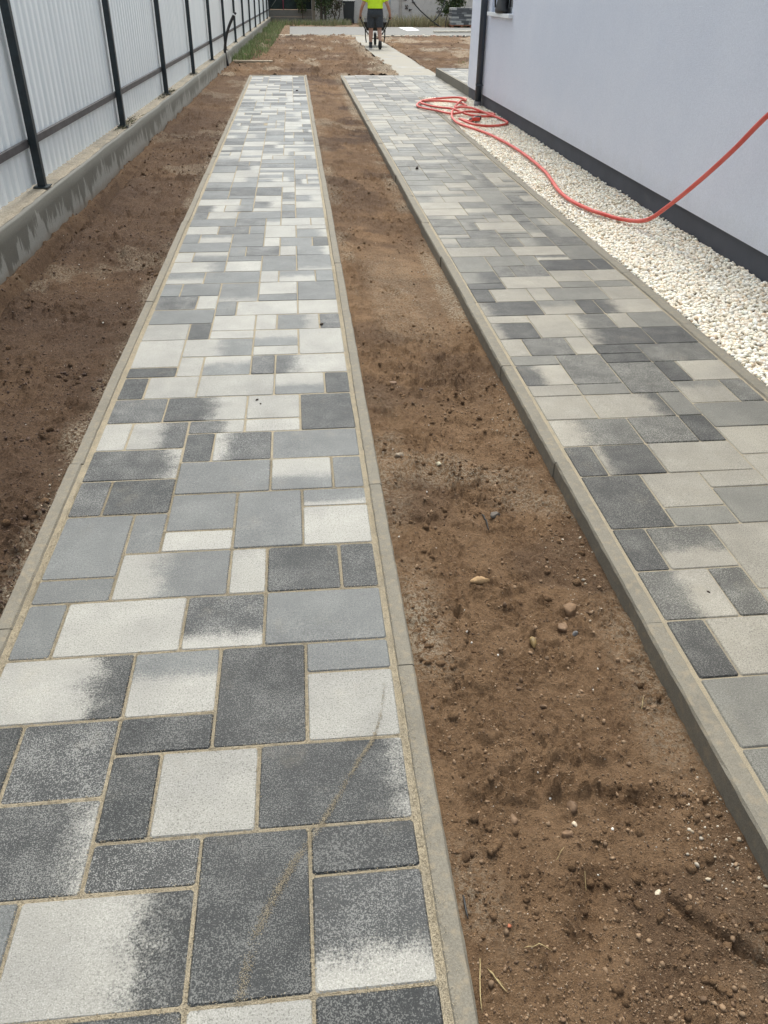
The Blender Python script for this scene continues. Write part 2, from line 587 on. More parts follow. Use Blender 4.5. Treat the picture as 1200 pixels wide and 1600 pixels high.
def bed(name, xl, xr, y0, y1, zfun, dmin, dk, nx, damp, sandfun, label):
    ys = [y0]
    while ys[-1] < y1:
        ys.append(ys[-1] + max(dmin, dk * ys[-1]))
    ys[-1] = y1
    Y = np.array(ys); U = np.linspace(0, 1, nx + 1)
    YY, UU = np.meshgrid(Y, U, indexing='ij')
    XX = xl(YY) * (1 - UU) + xr(YY) * UU
    XX[:, 1:-1] += rng.uniform(-0.3, 0.3, XX[:, 1:-1].shape) * (xr(YY) - xl(YY))[:, 1:-1] / nx
    ZZ = zfun(XX, YY, UU)
    V = np.stack([XX.ravel(), YY.ravel(), ZZ.ravel()], 1)
    ny = len(Y); n1 = nx + 1
    i, j = np.meshgrid(np.arange(ny - 1), np.arange(nx), indexing='ij')
    a = (i * n1 + j).ravel()
    F = np.stack([a, a + 1, a + n1 + 1, a + n1], 1)
    me = np_mesh(name, V, F, True)
    vflt(me, 'sand', np.clip(sandfun(XX, YY, UU), 0, 1).ravel())
    vflt(me, 'damp', np.clip(damp(XX, YY, UU), 0, 1).ravel())
    o = obj(name, me, M_SOIL)
    tag(o, label, kind='structure')
    return o


def soil_relief(X, Y, amp=1.0, seed=0):
    X = np.asarray(X, float); Y = np.asarray(Y, float)
    wx = X + 0.11 * (fbm(X, Y, 4.3, 3, seed + 51) - 0.5) + 0.03 * (fbm(X, Y, 19, 2, seed + 52) - 0.5)
    wy = Y + 0.11 * (fbm(X, Y, 4.7, 3, seed + 53) - 0.5) + 0.03 * (fbm(X, Y, 17, 2, seed + 54) - 0.5)
    a, b = 0.83 * wx + 0.56 * wy, -0.56 * wx + 0.83 * wy
    c, d = 0.37 * wx - 0.93 * wy, 0.93 * wx + 0.37 * wy
    rough = 0.35 + 0.6 * sstep(0.36, 0.66, fbm(a, b, 2.6, 3, seed + 55))
    z = (fbm(X, Y, 1.6, 3, seed) - 0.5) * 0.06 + (fbm(a, b, 7.5, 4, seed + 9) - 0.5) * 0.035
    z = z + np.maximum(fbm(c, d, 15, 4, seed + 17, 0.62) - 0.55, 0) * 0.17 * rough
    z = z + np.maximum(fbm(a, b, 37, 3, seed + 18, 0.6) - 0.54, 0) * 0.085 * rough
    z = z + (fbm(c, d, 80, 2, seed + 23, 0.7) - 0.5) * 0.008 * (0.5 + rough)
    return z * amp


def seg_dist(X, Y, a, b):
    ax, ay = a; bx, by = b
    t = np.clip(((X - ax) * (bx - ax) + (Y - ay) * (by - ay)) / ((bx - ax) ** 2 + (by - ay) ** 2), 0, 1)
    return np.hypot(X - ax - t * (bx - ax), Y - ay - t * (by - ay)), t


def mid_z(X, Y, U):
    z = -0.022 - 0.05 * sstep(0.0, 1.0, U) - 0.012 * np.sin(U * math.pi)
    smooth = sstep(4.0, 4.6, Y) * (1 - sstep(6.2, 7.2, Y)) * sstep(0.1, 0.4, U) * 0.75
    smooth = np.maximum(smooth, (1 - sstep(0.0, 0.28, np.hypot((X - 0.78) / 1.2, Y - 0.98))) * 0.6)
    z = z + soil_relief(X, Y, 0.95, 3) * (1 - smooth) * sstep(0, 0.05, U) * (1 - 0.6 * sstep(0.93, 1.0, U))
    for a, b, w, d in [((0.72, 1.165), (0.87, 1.15), 0.025, 0.022), ((0.76, 0.885), (0.93, 0.735), 0.014, 0.026),
                       ((0.33, 3.3), (0.62, 2.55), 0.03, 0.014), ((0.62, 2.55), (0.70, 1.55), 0.03, 0.012), ((0.60, 0.94), (0.53, 0.80), 0.035, 0.022), ((0.445, 2.22), (0.44, 1.86), 0.012, 0.012),
                       ((0.44, 1.86), (0.39, 1.66), 0.012, 0.012), ((0.63, 1.02), (0.56, 0.90), 0.03, 0.015),
                       ((0.55, 5.2), (0.7, 4.9), 0.03, 0.02), ((0.45, 9.6), (0.8, 9.5), 0.05, 0.025), ((0.4, 12.5), (0.85, 12.45), 0.07, 0.03)]:
        ds, t = seg_dist(X, Y, a, b)
        ds = ds * (0.75 + 0.5 * fbm(X, Y, 40, 2, 77))
        z = z - d * np.exp(-(ds / w) ** 2) + 0.4 * d * np.exp(-((ds - 2.0 * w) / w) ** 2)
    z = np.minimum(z, -0.006 - 0.055 * sstep(0.75, 1.0, U))
    t = sstep(18.9, 19.8, Y)
    return z * (1 - t) + (-0.008 + soil_relief(X, Y, 1.7, 81)) * t


def mid_sand(X, Y, U):
    s = sstep(0.55, 0.95, U + 0.55 * (fbm(X, Y, 3, 4, 41) - 0.5)) * (fbm(X, Y, 1.4, 3, 43) - 0.42) * 3.0
    s = s * sstep(0.76, 0.9, U)
    s2 = sstep(0.24, 0.02, U) * (fbm(X, Y, 2.2, 3, 45) - 0.5) * 2.4
    s3 = sstep(0.64, 0.74, fbm(X * 0.6, Y, 1.5, 4, 47)) * 0.6 * sstep(1.6, 3.0, Y)
    s4 = sstep(4.0, 4.5, Y) * (1 - sstep(5.6, 6.4, Y)) * sstep(0.1, 0.3, U) * sstep(0.95, 0.6, U) * 0.35
    return np.maximum(np.maximum(s, s2), np.maximum(s3, s4))


bed('soil_bed', lambda y: 0 * y + 0.268, lambda y: 0 * y + 1.012, 0.55, 19.884, mid_z, 0.0075, 0.0042, 104,
    lambda X, Y, U: 0.08 + 0.5 * sstep(7.0, 8.5, Y) * (fbm(X, Y, 1.1, 3, 5) + 0.1) + 0.4 * sstep(0.5, 0.66, fbm(X, Y, 2.3, 3, 6)) - 0.3 * sstep(4.2, 4.8, Y) * (1 - sstep(5.6, 6.4, Y)),
    mid_sand, 'bare brown earth between the two paved strips')


def fx(y):                                # front face of the fence footing
    return -1.985 + 0.0215 * (y - 5.3)


def left_z(X, Y, U):
    z = -0.035 + 0.01 * np.sin(U * 6)
    z = z + soil_relief(X, Y, 0.95, 61)
    # little trench and bank beside the footing
    d = X - fx(Y)
    c = 0.115 + 0.05 * (fbm(X, Y, 1.5, 3, 63) - 0.5)
    z = z - 0.075 * np.exp(-((d - c) / 0.05) ** 2) * sstep(10.5, 8.5, Y)
    z = z + 0.035 * np.exp(-((d - 0.03) / 0.035) ** 2) + 0.04 * np.exp(-((d - 0.26) / 0.07) ** 2) * (fbm(X, Y, 2, 3, 64) + 0.2) * sstep(12, 8, Y)
    for yy in (7.35, 8.9, 10.6):
        z = z - 0.03 * np.exp(-((Y - yy - 0.25 * X - 0.3) / 0.05) ** 2) * sstep(0.2, 0.5, U)
    t = sstep(18.9, 19.8, Y)
    z = np.where(U > 0.97, np.minimum(z, -0.02), z)
    return z * (1 - t) + (-0.008 + soil_relief(X, Y, 1.7, 81)) * t


def left_sand(X, Y, U):
    e = sstep(0.88, 1.0, U + 0.25 * (fbm(X, Y, 4, 4, 71) - 0.5))
    return e * (0.1 + 0.8 * fbm(X, Y, 2.2, 3, 72)) + sstep(0.66, 0.74, fbm(X, Y, 1.7, 4, 73)) * 0.4


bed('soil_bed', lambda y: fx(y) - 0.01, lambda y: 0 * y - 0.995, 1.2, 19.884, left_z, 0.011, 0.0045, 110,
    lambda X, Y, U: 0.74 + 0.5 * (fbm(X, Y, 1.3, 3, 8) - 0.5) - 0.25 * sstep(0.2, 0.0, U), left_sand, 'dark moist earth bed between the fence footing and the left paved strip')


def far_z(X, Y, U):
    return -0.008 + soil_relief(X, Y, 1.7, 81)


def far_sand(X, Y, U):
    a = np.hypot((X - 2.15) / 0.5, (Y - 21.8) / 2.2)
    s = sstep(1.3, 0.3, a) * sstep(0.42, 0.52, fbm(X, Y * 0.5, 4.5, 4, 83)) * 1.4
    b = sstep(1.75, 2.3, X) * sstep(0.45, 0.6, fbm(X, Y * 0.4, 2.2, 3, 84))
    return np.maximum(s, np.maximum(b, sstep(0.64, 0.72, fbm(X, Y * 0.35, 2.0, 4, 85)) * 0.8))


bed('soil_bed', lambda y: fx(y) - 0.01, lambda y: 2.28 + 0.42 * np.maximum(fbm(y * 0, y, 1.3, 4, 133) - 0.36, 0), 19.886, 36.75, far_z, 0.05, 0.0026, 90,
    lambda X, Y, U: 0.62 + 0.9 * (fbm(X, Y, 0.9, 3, 86) - 0.5), far_sand, 'rough brown earth plot at the far end of the strips')
bed('soil_bed', lambda y: 3.24 - 0.14 * np.maximum(fbm(y * 0, y, 1.1, 4, 135) - 0.38, 0) * sstep(20.0, 21.0, y), lambda y: 0 * y + 14.0, 19.78, 36.3, far_z, 0.06, 0.003, 90,
    lambda X, Y, U: 0.55 + 0.9 * (fbm(X, Y, 0.9, 3, 87) - 0.5), lambda X, Y, U: sstep(0.62, 0.72, fbm(X, Y * 0.35, 1.4, 4, 88)) * 0.9,
    'rough brown earth plot behind the terrace')
bed('soil_bed', lambda y: fx(y) - 0.01, lambda y: 0 * y - 0.125, 36.752, 44.39, far_z, 0.1, 0.004, 14,
    lambda X, Y, U: 0.5 + 0 * X, lambda X, Y, U: 0.2 + 0 * X, 'earth corner between the fence and the far slab')
bed('soil_bed', lambda y: fx(y) - 0.01, lambda y: 0 * y + 16.0, 44.4, 54.0, far_z, 0.1, 0.004, 60,
    lambda X, Y, U: 0.5 + 0 * X, lambda X, Y, U: 0.15 + 0 * X, 'earth verge in front of the back walls')

# ================================================================== PAVING
PX, PY, Y0 = 0.125, 0.1245, 0.744
TONES = {'W': (0.275, 0.271, 0.249), 'G': (0.110, 0.117, 0.118), 'D': (0.015, 0.018, 0.020), 'M': (0.030, 0.033, 0.035)}
SPECK = {'W': (0.45, 0.75), 'G': (0.34, 0.6), 'D': (0.5, 0.2), 'M': (0.85, 0.2)}

_pv = {}


def paver_mesh(w, h, gap):
    key = (w, h, gap)
    if key in _pv: return _pv[key]
    a = w * PX / 2 - gap / 2; b = h * PY / 2 - gap / 2; c = 0.0035; cr = 0.006
    def ring(ax, bx, z, r):
        return [(ax - r, -bx, z), (ax, -bx + r, z), (ax, bx - r, z), (ax - r, bx, z), (-ax + r, bx, z), (-ax, bx - r, z), (-ax, -bx + r, z), (-ax + r, -bx, z)]
    V = ring(a, b, -0.06, cr) + ring(a, b, -c, cr) + ring(a - c, b - c, 0.0, cr)
    F = []
    for L in (0, 8):
        for i in range(8):
            F.append((L + i, L + (i + 1) % 8, L + 8 + (i + 1) % 8, L + 8 + i))
    F.append(tuple(range(16, 24)))
    me = py_mesh('paver', V, F)
    _pv[key] = me
    return me


TONES2 = {'W': (0.235, 0.222, 0.196), 'G': (0.125, 0.124, 0.115), 'D': (0.024, 0.025, 0.026), 'M': (0.056, 0.056, 0.053)}


def parse(code, r, TONES=TONES):
    """'W' plain, 'WDr.7' W on the left turning to D at 70 %, 'GWb.5' G at the far side turning to W towards the viewer"""
    jit = 1 + r.uniform(-0.13, 0.13)
    def tone(ch): return tuple(x * jit for x in TONES[ch])
    if len(code) == 1:
        return tone(code), tone(code), (0.0, 0.0, 5.0), SPECK[code]
    a, b, d, pos = code[0], code[1], code[2], float(code[3:])
    g = (1.0, 0.0, pos) if d == 'r' else (0.0, -1.0, pos - 1.0)
    sp = tuple((SPECK[a][i] + SPECK[b][i]) / 2 for i in range(2))
    return tone(a), tone(b), g, sp


def fill(ncol, j0, j1, fixed, r, codes):
    occ = {}
    out = []
    for (k0, k1, a, b, c) in fixed:
        cells = [(k, j) for k in range(k0, k1) for j in range(a, b)]
        if any(q in occ for q in cells):
            continue
        for q in cells: occ[q] = 1
        out.append((k0, k1, a, b, c))
    opts = [(2, 2), (3, 2), (2, 2), (1, 2), (2, 1), (2, 3), (3, 2), (2, 2)]
    for j in range(j0, j1):
        for k in range(ncol):
            if (k, j) in occ: continue
            pick = None
            L = opts[:]; r.shuffle(L)
            for (w, h) in L + [(1, 2), (2, 1), (1, 1)]:
                if k + w > ncol: continue
                if any((k + x, j + y) in occ for x in range(w) for y in range(h)): continue
                run = 0                                    # avoid leaving one-wide leftovers
                while k + w + run < ncol and (k + w + run, j) not in occ: run += 1
                if run == 1 and h != 2 and r.random() < 0.8: continue
                pick = (w, h); break
            w, h = pick
            for x in range(w):
                for y in range(h): occ[(k + x, j + y)] = 1
            out.append((k, k + w, j, j + h, r.choice(codes)))
    return out


S1 = """7 9 -2 0 D|5 7 -2 0 W|2 5 -2 0 D|0 2 -2 0 D|7 9 0 2 MWb.72|7 9 2 3 D|5 7 0 3 D|2 5 0 2 WDr.72|0 2 0 2 G|3 5 2 3 M|0 3 2 4 MWr.97|3 4 3 5 D|4 6 3 5 W
6 9 3 5 DWr.97|1 3 4 6 M|0 1 4 6 D|3 5 5 6 D|5 7 5 8 D|7 9 5 7 W|7 9 7 8 G|0 3 6 8 WDr.74|3 5 6 8 GWb.42|0 1 8 10 G|1 4 8 10 W|4 6 8 10 MWb.75
6 9 8 10 G|0 2 10 11 G|2 5 10 12 WGr.38|5 6 10 12 W|6 8 10 12 D|8 9 10 12 D|0 2 11 14 G|2 3 12 14 G|3 5 12 13 W|3 5 13 15 G|5 7 12 15 G|7 9 12 14 W
7 9 14 15 GWb.75|0 1 14 16 M|1 3 14 16 D|0 3 16 18 MWr.9|3 6 15 17 G|6 8 15 17 WGb.6|8 9 15 17 G|6 9 17 19 G|4 6 17 19 WMr.2|3 4 17 19 D|3 5 19 20 MWr.6
5 7 19 20 W|0 1 18 20 W|1 3 18 20 WMr.55|7 9 19 22 D|5 7 20 22 W|2 5 20 22 DWr.6|0 2 20 22 M|0 1 22 24 D|1 3 22 24 W|3 6 22 24 W|6 8 22 24 WGb.55
8 9 22 24 D|0 2 24 25 D|2 3 24 26 W|3 5 24 26 WGb.4|5 6 24 26 M|6 9 24 26 MWr.3|0 2 25 28 W|2 5 26 28 WGr.5|5 7 26 27 W|5 7 27 29 WGb.5|7 9 26 29 W
0 2 28 30 W|2 3 28 30 D|3 5 28 29 W|3 5 29 31 W|5 6 29 31 W|6 8 29 31 GWr.7|8 9 29 31 M|0 3 30 32 G|3 4 31 33 G|4 7 31 33 W|7 9 31 33 W|0 2 32 34 M
2 3 32 34 W|3 5 33 36 GWb.85|5 7 33 34 G|5 7 34 36 W|7 9 33 36 G|0 1 34 36 G|1 3 34 36 G|0 2 36 38 GWb.6|2 5 36 38 G|5 6 36 38 W|6 8 36 38 GWb.5
8 9 36 38 G|0 3 38 40 WGr.75|3 5 38 40 W|5 7 38 41 G|7 9 38 41 GWb.85|3 5 40 41 G|0 1 40 42 W|1 3 40 42 WGb.4|3 4 41 43 G|4 6 41 43 M|6 7 41 43 W
7 9 41 43 GWr.8|0 3 42 44 G|3 5 43 46 G|5 6 43 45 W|6 8 43 45 G|8 9 43 45 D|0 1 44 46 G|1 3 44 46 GWb.4|0 2 46 48 W|2 4 46 48 M|4 5 46 48 G|5 7 45 48 W
7 9 45 47 GWr.8|7 9 47 48 W|0 3 48 50 G|3 5 48 50 M|5 6 48 50 GWb.5|6 8 48 50 W|8 9 48 50 W|0 1 50 52 M|1 3 50 52 W|3 6 50 52 G|6 7 50 52 M|7 9 50 53 G"""
S2 = """0 3 4 6 G|0 1 6 8 D|1 3 6 8 W|0 2 8 10 MWr.5|2 3 8 10 M|3 5 9 12 W|0 1 10 12 D|1 3 10 12 MWb.55|0 2 12 15 D|2 4 12 13 G|2 4 13 15 W|4 6 12 14 G|4 6 14 15 W
0 1 15 17 D|1 3 15 17 WDr.1|3 6 15 17 W|6 8 16 18 W|8 9 16 18 W|0 3 17 19 WMr.35|3 5 17 19 M|5 6 17 19 D|6 9 18 20 G|0 2 19 21 W|0 2 21 22 W|2 5 19 21 WDr.82
5 6 19 21 G|2 4 21 22 G|4 6 21 24 M|6 8 20 22 GWb.3|8 9 20 22 M|0 2 22 24 DWr.4|0 2 24 25 G|2 4 22 25 M|6 7 22 24 D|7 9 22 24 W|4 6 24 25 D|4 6 25 26 D
6 9 24 26 M|0 1 25 27 W|1 3 25 27 M|3 4 25 27 W|0 2 27 29 WDr.15|0 2 29 30 W|2 4 27 30 W|4 7 26 28 WDr.15|7 9 26 28 D|4 6 28 30 WMr.2|6 7 28 30 W|7 9 28 30 G
0 3 30 32 WDr.1|3 5 30 32 GWb.4|5 6 30 32 D|6 9 30 32 DWr.25|0 1 32 34 D|1 3 32 34 W|3 4 32 34 W|4 7 32 34 G|7 9 32 34 W|0 2 34 35 D|2 5 34 36 W|5 7 34 35 G
7 9 34 35 G|5 7 35 37 W|7 9 35 37 W|0 2 35 37 GDr.5|0 2 37 40 G|2 3 36 38 M|3 5 36 38 M|5 8 37 39 D|8 9 37 39 D|2 4 38 40 G|4 5 38 40 G|5 7 39 40 MWb.5|7 9 39 42 G"""


def rd(s):
    r = []
    for it in s.replace('\n', '|').split('|'):
        a = it.split(); r.append((int(a[0]), int(a[1]), int(a[2]), int(a[3]), a[4]))
    return r


CODES = ['W', 'W', 'W', 'W', 'G', 'G', 'G', 'G', 'M', 'D', 'GWb.5', 'WGr.5', 'MWr.6', 'GWr.6', 'WGb.5']
CODES2 = ['W', 'W', 'G', 'G', 'G', 'M', 'M', 'GWb.5', 'GMr.5', 'MGr.4', 'GWr.6', 'WGb.6']


def rect_sheet(name, x0, x1, y0, y1, z, mat, parent=None):
    return obj(name, MB().add([(x0, y0, z), (x1, y0, z), (x1, y1, z), (x0, y1, z)], [(0, 1, 2, 3)]).mesh(name), mat, parent)


def lay(parent, list_, x0, y0, z, gap, mat, r, limit=300, tones=TONES):
    """list sorted near to far; first `limit` are parts, the rest one joined part"""
    list_ = sorted(list_, key=lambda q: q[2])
    far = []
    for i, (k0, k1, j0, j1, code) in enumerate(list_):
        cx = x0 + PX * (k0 + k1) / 2; cy = y0 + PY * (j0 + j1) / 2
        dz = r.uniform(-0.0012, 0.0012)
        if i < limit:
            me = paver_mesh(k1 - k0, j1 - j0, gap)
            o = bpy.data.objects.new('paver', me); COL.objects.link(o)
            if not me.materials: me.materials.append(mat)
            if me.materials[0] is not mat:
                o.material_slots[0].link = 'OBJECT'; o.material_slots[0].material = mat
            o.parent = parent
            o.location = (cx, cy, z + dz)
            o.rotation_euler = (r.gauss(0, 0.004), r.gauss(0, 0.004), r.gauss(0, 0.004))
            ta, tb, g, sp = parse(code, r, tones)
            o['tone_a'] = ta; o['tone_b'] = tb; o['grad'] = g; o['speck'] = (sp[0], sp[1], 0.0)
        else:
            far.append((k1 - k0, j1 - j0, cx, cy, z + dz, code))
    if far:
        V = []; F = []; C = []
        for (w, h, cx, cy, zz, code) in far:
            me = paver_mesh(w, h, gap); b = len(V)
            t = tones[code[0]] if r.random() < 0.6 else tones[code[1] if len(code) > 1 else code[0]]
            j = 1 + r.uniform(-0.13, 0.13)
            rx, ry = r.gauss(0, 0.004), r.gauss(0, 0.004)
            for v in me.vertices:
                V.append((v.co.x + cx, v.co.y + cy, v.co.z + zz + v.co.x * ry + v.co.y * rx)); C.append(tuple(x * j for x in t))
            for p in me.polygons: F.append(tuple(b + q for q in p.vertices))
        me = py_mesh('far_pavers', V, F); vcol(me, 'tone', C)
        o = obj('far_pavers', me, M_PAVER_FAR, parent); o['kind'] = 'stuff'


def kerb_run(parent, x0, x1, y0, y1, ztop, r, low=0.12, length=1.0, chamf=0.008, side=0):
    """1 m kerb stones end to end along Y"""
    y = y0
    while y < y1 - 0.05:
        L = min(length, y1 - y) - 0.0025
        w = x1 - x0
        c = chamf
        prof = [(-w / 2, -low), (w / 2, -low), (w / 2, -c), (w / 2 - c * 0.7, 0), (-w / 2 + c * 0.7, 0), (-w / 2, -c)]
        nn = 26 if y < 4.5 else 5
        V = []
        for t in np.linspace(0, L, nn):
            for q, (a, b) in enumerate(prof):
                e = r.gauss(0, 0.0009) - (r.random() ** 9) * 0.005 if q in (2, 5) else 0.0
                V.append((a - (e if q == 2 else -e) * 0.0 + r.gauss(0, 0.0006), t, b + e + (r.gauss(0, 0.0005) if q > 1 else 0)))
        F = [(i * 6 + k, (i + 1) * 6 + k, (i + 1) * 6 + (k + 1) % 6, i * 6 + (k + 1) % 6) for i in range(nn - 1) for k in range(6)]
        F += [tuple(range(6)), tuple(reversed(range((nn - 1) * 6, nn * 6)))]
        mb = MB().add(V, F)
        mb.build('kerb_stone', M_KERB, parent, loc=((x0 + x1) / 2 + r.uniform(-0.0025, 0.0025), y, ztop + r.uniform(-0.002, 0.002)),
                 rot=(0, r.gauss(0, 0.006), r.gauss(0, 0.0025)))
        y += length


R1 = random.Random(11)
strip1 = rect_sheet('pavement', -0.97, 0.243, -1.5, 19.82, -0.0025, M_SAND)
tag(strip1, 'paved strip of grey and white slabs beside the fence', kind='structure')
X1 = -0.9243
lay(strip1, fill(9, -8, 152, rd(S1), R1, CODES), X1, Y0, 0.0, 0.0062, M_PAVER, R1)
kerb_run(strip1, 0.2155, 0.268, -1.38, 19.9, 0.004, R1)
kerb_run(strip1, -0.996, -0.942, -1.12, 19.9, 0.004, R1)
MB().box(-0.945, 0.218, 19.83, 19.88, -0.1, 0.006).build('kerb_stone', M_KERB, strip1, bevel=0.005)

R2 = random.Random(23)
X2 = 1.0796
strip2 = rect_sheet('pavement', 1.033, 2.2245, -1.5, 19.882, -0.004, M_SAND)
tag(strip2, 'paved strip of grey slabs beside the gravel and the house', kind='structure')
fixed2 = rd(S2)
lay(strip2, fill(9, 0, 153, fixed2, R2, CODES2), X2, Y0, 0.0, 0.0045, M_PAVER_B, R2, 300, TONES2)
kerb_run(strip2, 1.006, 1.068, -1.27, 19.88, 0.004, R2)
kerb_run(strip2, 2.2145, 2.288, -1.75, 15.68, 0.005, R2)
# widened paving towards the terrace
wide = rect_sheet('pavement', 2.2255, 3.152, 15.69, 19.882, -0.0052, M_SAND)
tag(wide, 'paving that widens the right strip towards the terrace', kind='structure')
jj = 120
lay(wide, fill(8, jj, 153, [], R2, CODES2), X2 + 9 * PX, Y0, 0.0, 0.0045, M_PAVER_B, R2, 120, TONES2)
path = rect_sheet('path', 2.33, 3.24, 19.80, 36.6, -0.001, sandy_path_material())
tag(path, 'footpath covered in swept sand leading to the far slab', kind='structure')

# sand grains: the streak across the slabs, and crumbs beside the joints and kerbs
def grains(name, P, label, cat=None, s0=0.0007, s1=0.0016, col=((0.26, 0.215, 0.145), (0.44, 0.385, 0.28)), parent=None):
    n = len(P); S = rng.uniform(s0, s1, (n, 1)) * rng.uniform(0.7, 1.2, (n, 3))
    T = (np.array([[1, 0, 0], [-1, 0, 0], [0, 1, 0], [0, -1, 0], [0, 0, 1], [0, 0, -1]], float),
         np.array([[0, 2, 4], [2, 1, 4], [1, 3, 4], [3, 0, 4], [2, 0, 5], [1, 2, 5], [3, 1, 5], [0, 3, 5]]))
    V, F, idx = pebble_cloud(P, S, T, 0.2)
    me = np_mesh(name, V, F)
    t = rng.uniform(0, 1, (n, 1)); C = np.array(col[0]) * (1 - t) + np.array(col[1]) * t
    vcol(me, 'tint', C[idx])
    o = obj(name, me, M_TINT, parent); o['kind'] = 'stuff'
    if label: o['label'] = label
    if cat: o['category'] = cat
    return o


line = np.array(spline([(0.172, 1.55), (0.150, 1.44), (0.122, 1.36), (0.078, 1.292), (0.02, 1.19), (-0.03, 1.11), (-0.085, 1.03), (-0.128, 0.954), (-0.17, 0.86), (-0.195, 0.745)], 30))
ns = 5200
q = rng.integers(0, len(line), ns)
wd = 0.0026 + 0.0042 * sstep(1.5, 0.8, line[q, 1])
dens = fbm(line[q, 1], line[q, 0] * 0, 28, 3, 3) * sstep(1.62, 1.3, line[q, 1]) * sstep(0.70, 0.78, line[q, 1])
keep = rng.uniform(0, 1, ns) < np.clip(dens * 1.55, 0.06, 1)
Pg = np.stack([line[q, 0] + rng.normal(0, 1, ns) * wd, line[q, 1] + rng.normal(0, 0.004, ns), np.full(ns, 0.0016)], 1)[keep]
grains('sand_streak', Pg, 'thin curved streak of spilled sand across dark slabs', 'sand', 0.0005, 0.0012)
n = 26000
yy = 0.6 + 6.4 * rng.uniform(0, 1, n) ** 1.6
side = rng.integers(0, 2, n)
xx = np.where(side == 0, 0.2085 + rng.normal(0, 0.007, n), -0.936 + rng.normal(0, 0.007, n))
okm = rng.uniform(0, 1, n) < np.clip(fbm(xx * 0, yy, 3, 3, 19) * 1.5 - 0.2, 0.1, 1)
xx2 = np.where(rng.uniform(0, 1, n) < 0.35, xx + np.where(side == 0, 1, -1) * np.abs(rng.normal(0.008, 0.009, n)), xx)
grains('sand_crumbs', np.stack([xx2, yy, np.where((xx2 > 0.2155) | (xx2 < -0.942), 0.0055, -0.0005)], 1)[okm],
       'yellow joint sand swept up along the kerbs', 'sand', 0.0006, 0.0013)
# loose grains over joints
jl = [q for q in rd(S1) if q[2] < 16]
Pj = []
for (k0, k1, j0, j1, c) in jl:
    xa, xb, ya, yb = X1 + PX * k0, X1 + PX * k1, Y0 + PY * j0, Y0 + PY * j1
    m = int(900 * ((xb - xa) + (yb - ya)))
    t = rng.uniform(0, 1, m); e = rng.integers(0, 2, m)
    w = rng.normal(0, 0.0032, m)
    Pj.append(np.stack([np.where(e == 0, xa + (xb - xa) * t, xa + w), np.where(e == 0, ya + w, ya + (yb - ya) * t), np.where(np.abs(w) < 0.0038, -0.0015, 0.0008)], 1))
grains('sand_grains', np.concatenate(Pj), 'joint sand lying in the gaps between the near slabs', 'sand', 0.0008, 0.0018)

# ================================================================== GRAVEL STRIP
gravel_base = rect_sheet('ground', 2.292, 3.13, -1.5, 15.685, -0.028, plain('gravel_bed', (0.55, 0.49, 0.39), 0.95, 0.3, 60))
tag(gravel_base, 'bed below the pale gravel strip', kind='structure')
sp = 0.0205


def gravel_pts(y0, y1, sp):
    gx = np.arange(2.303, 3.108, sp); gy = np.arange(y0, y1, sp * 0.95)
    X, Y = np.meshgrid(gx, gy)
    X = X.ravel() + rng.uniform(-0.5, 0.5, X.size) * sp; Y = Y.ravel() + rng.uniform(-0.5, 0.5, Y.size) * sp
    X = np.clip(X, 2.304, 3.104)
    Z = -0.016 + rng.uniform(0, 0.020, X.size) + (fbm(X, Y, 5, 3, 51) - 0.5) * 0.022 + 0.008 * sstep(2.75, 3.1, X)
    return np.stack([X, Y, Z], 1)


def gravel_tint(n):
    pal = np.array([(0.84, 0.78, 0.66), (0.78, 0.70, 0.56), (0.86, 0.82, 0.73), (0.72, 0.58, 0.42), (0.62, 0.57, 0.49), (0.80, 0.69, 0.56), (0.40, 0.36, 0.31)])
    k = rng.choice(len(pal), n, p=[0.36, 0.22, 0.26, 0.06, 0.02, 0.07, 0.01])
    return pal[k] * rng.uniform(0.92, 1.13, (n, 1))


VV = []; FF = []; CC = []; off = 0
for (a, b, tm, s) in ((2.4, 6.6, ICO2, 0.0205), (6.6, 15.66, ICO1, 0.0215)):
    P = gravel_pts(a, b, s); n = len(P)
    S = np.stack([rng.uniform(0.0125, 0.0205, n), rng.uniform(0.0095, 0.0145, n), rng.uniform(0.0075, 0.0115, n)], 1) * rng.uniform(0.8, 1.12, (n, 1))
    V, F, idx = pebble_cloud(P, S, tm, 0.13, 0.45)
    VV.append(V); FF.append(F + off); off += len(V); CC.append(np.minimum(gravel_tint(n), 0.88)[idx])
me = np_mesh('gravel', np.concatenate(VV), np.concatenate(FF), True)
vcol(me, 'tint', np.concatenate(CC))
M_GRAVEL = tint_material('gravel_tint', 0.75, 0.002, 120)
tag(obj('gravel', me, M_GRAVEL), 'cream and white rounded gravel along the house plinth', 'gravel', kind='stuff')

# ================================================================== EARTH CLODS
def clods(name, n, xr, yr, ypow, zf, s0, s1, pal, tmpl, label, cat, sel=None, soil=None, pw=9, sink=0.2):
    X = rng.uniform(xr[0], xr[1], n); Y = yr[0] + (yr[1] - yr[0]) * rng.uniform(0, 1, n) ** ypow
    if sel is not None:
        k = sel(X, Y) > rng.uniform(0, 1, n); X = X[k]; Y = Y[k]; n = len(X)
    s = s0 + (s1 - s0) * rng.uniform(0, 1, (n, 1)) ** pw
    S = s * rng.uniform(0.65, 1.2, (n, 3))
    Z = zf(X, Y) + S[:, 2] * sink
    V, F, idx = pebble_cloud(np.stack([X, Y, Z], 1), S, tmpl, 0.36)
    me = np_mesh(name, V, F, False)
    pal = np.array(pal); C = pal[rng.integers(0, len(pal), n)] * rng.uniform(0.8, 1.2, (n, 1))
    vcol(me, 'tint', C[idx])
    if soil is not None: vflt(me, 'damp', np.clip(soil + rng.normal(0, 0.15, n), 0, 1)[idx])
    return tag(obj(name, me, M_TINT if soil is None else M_SOIL), label, cat, kind='stuff')


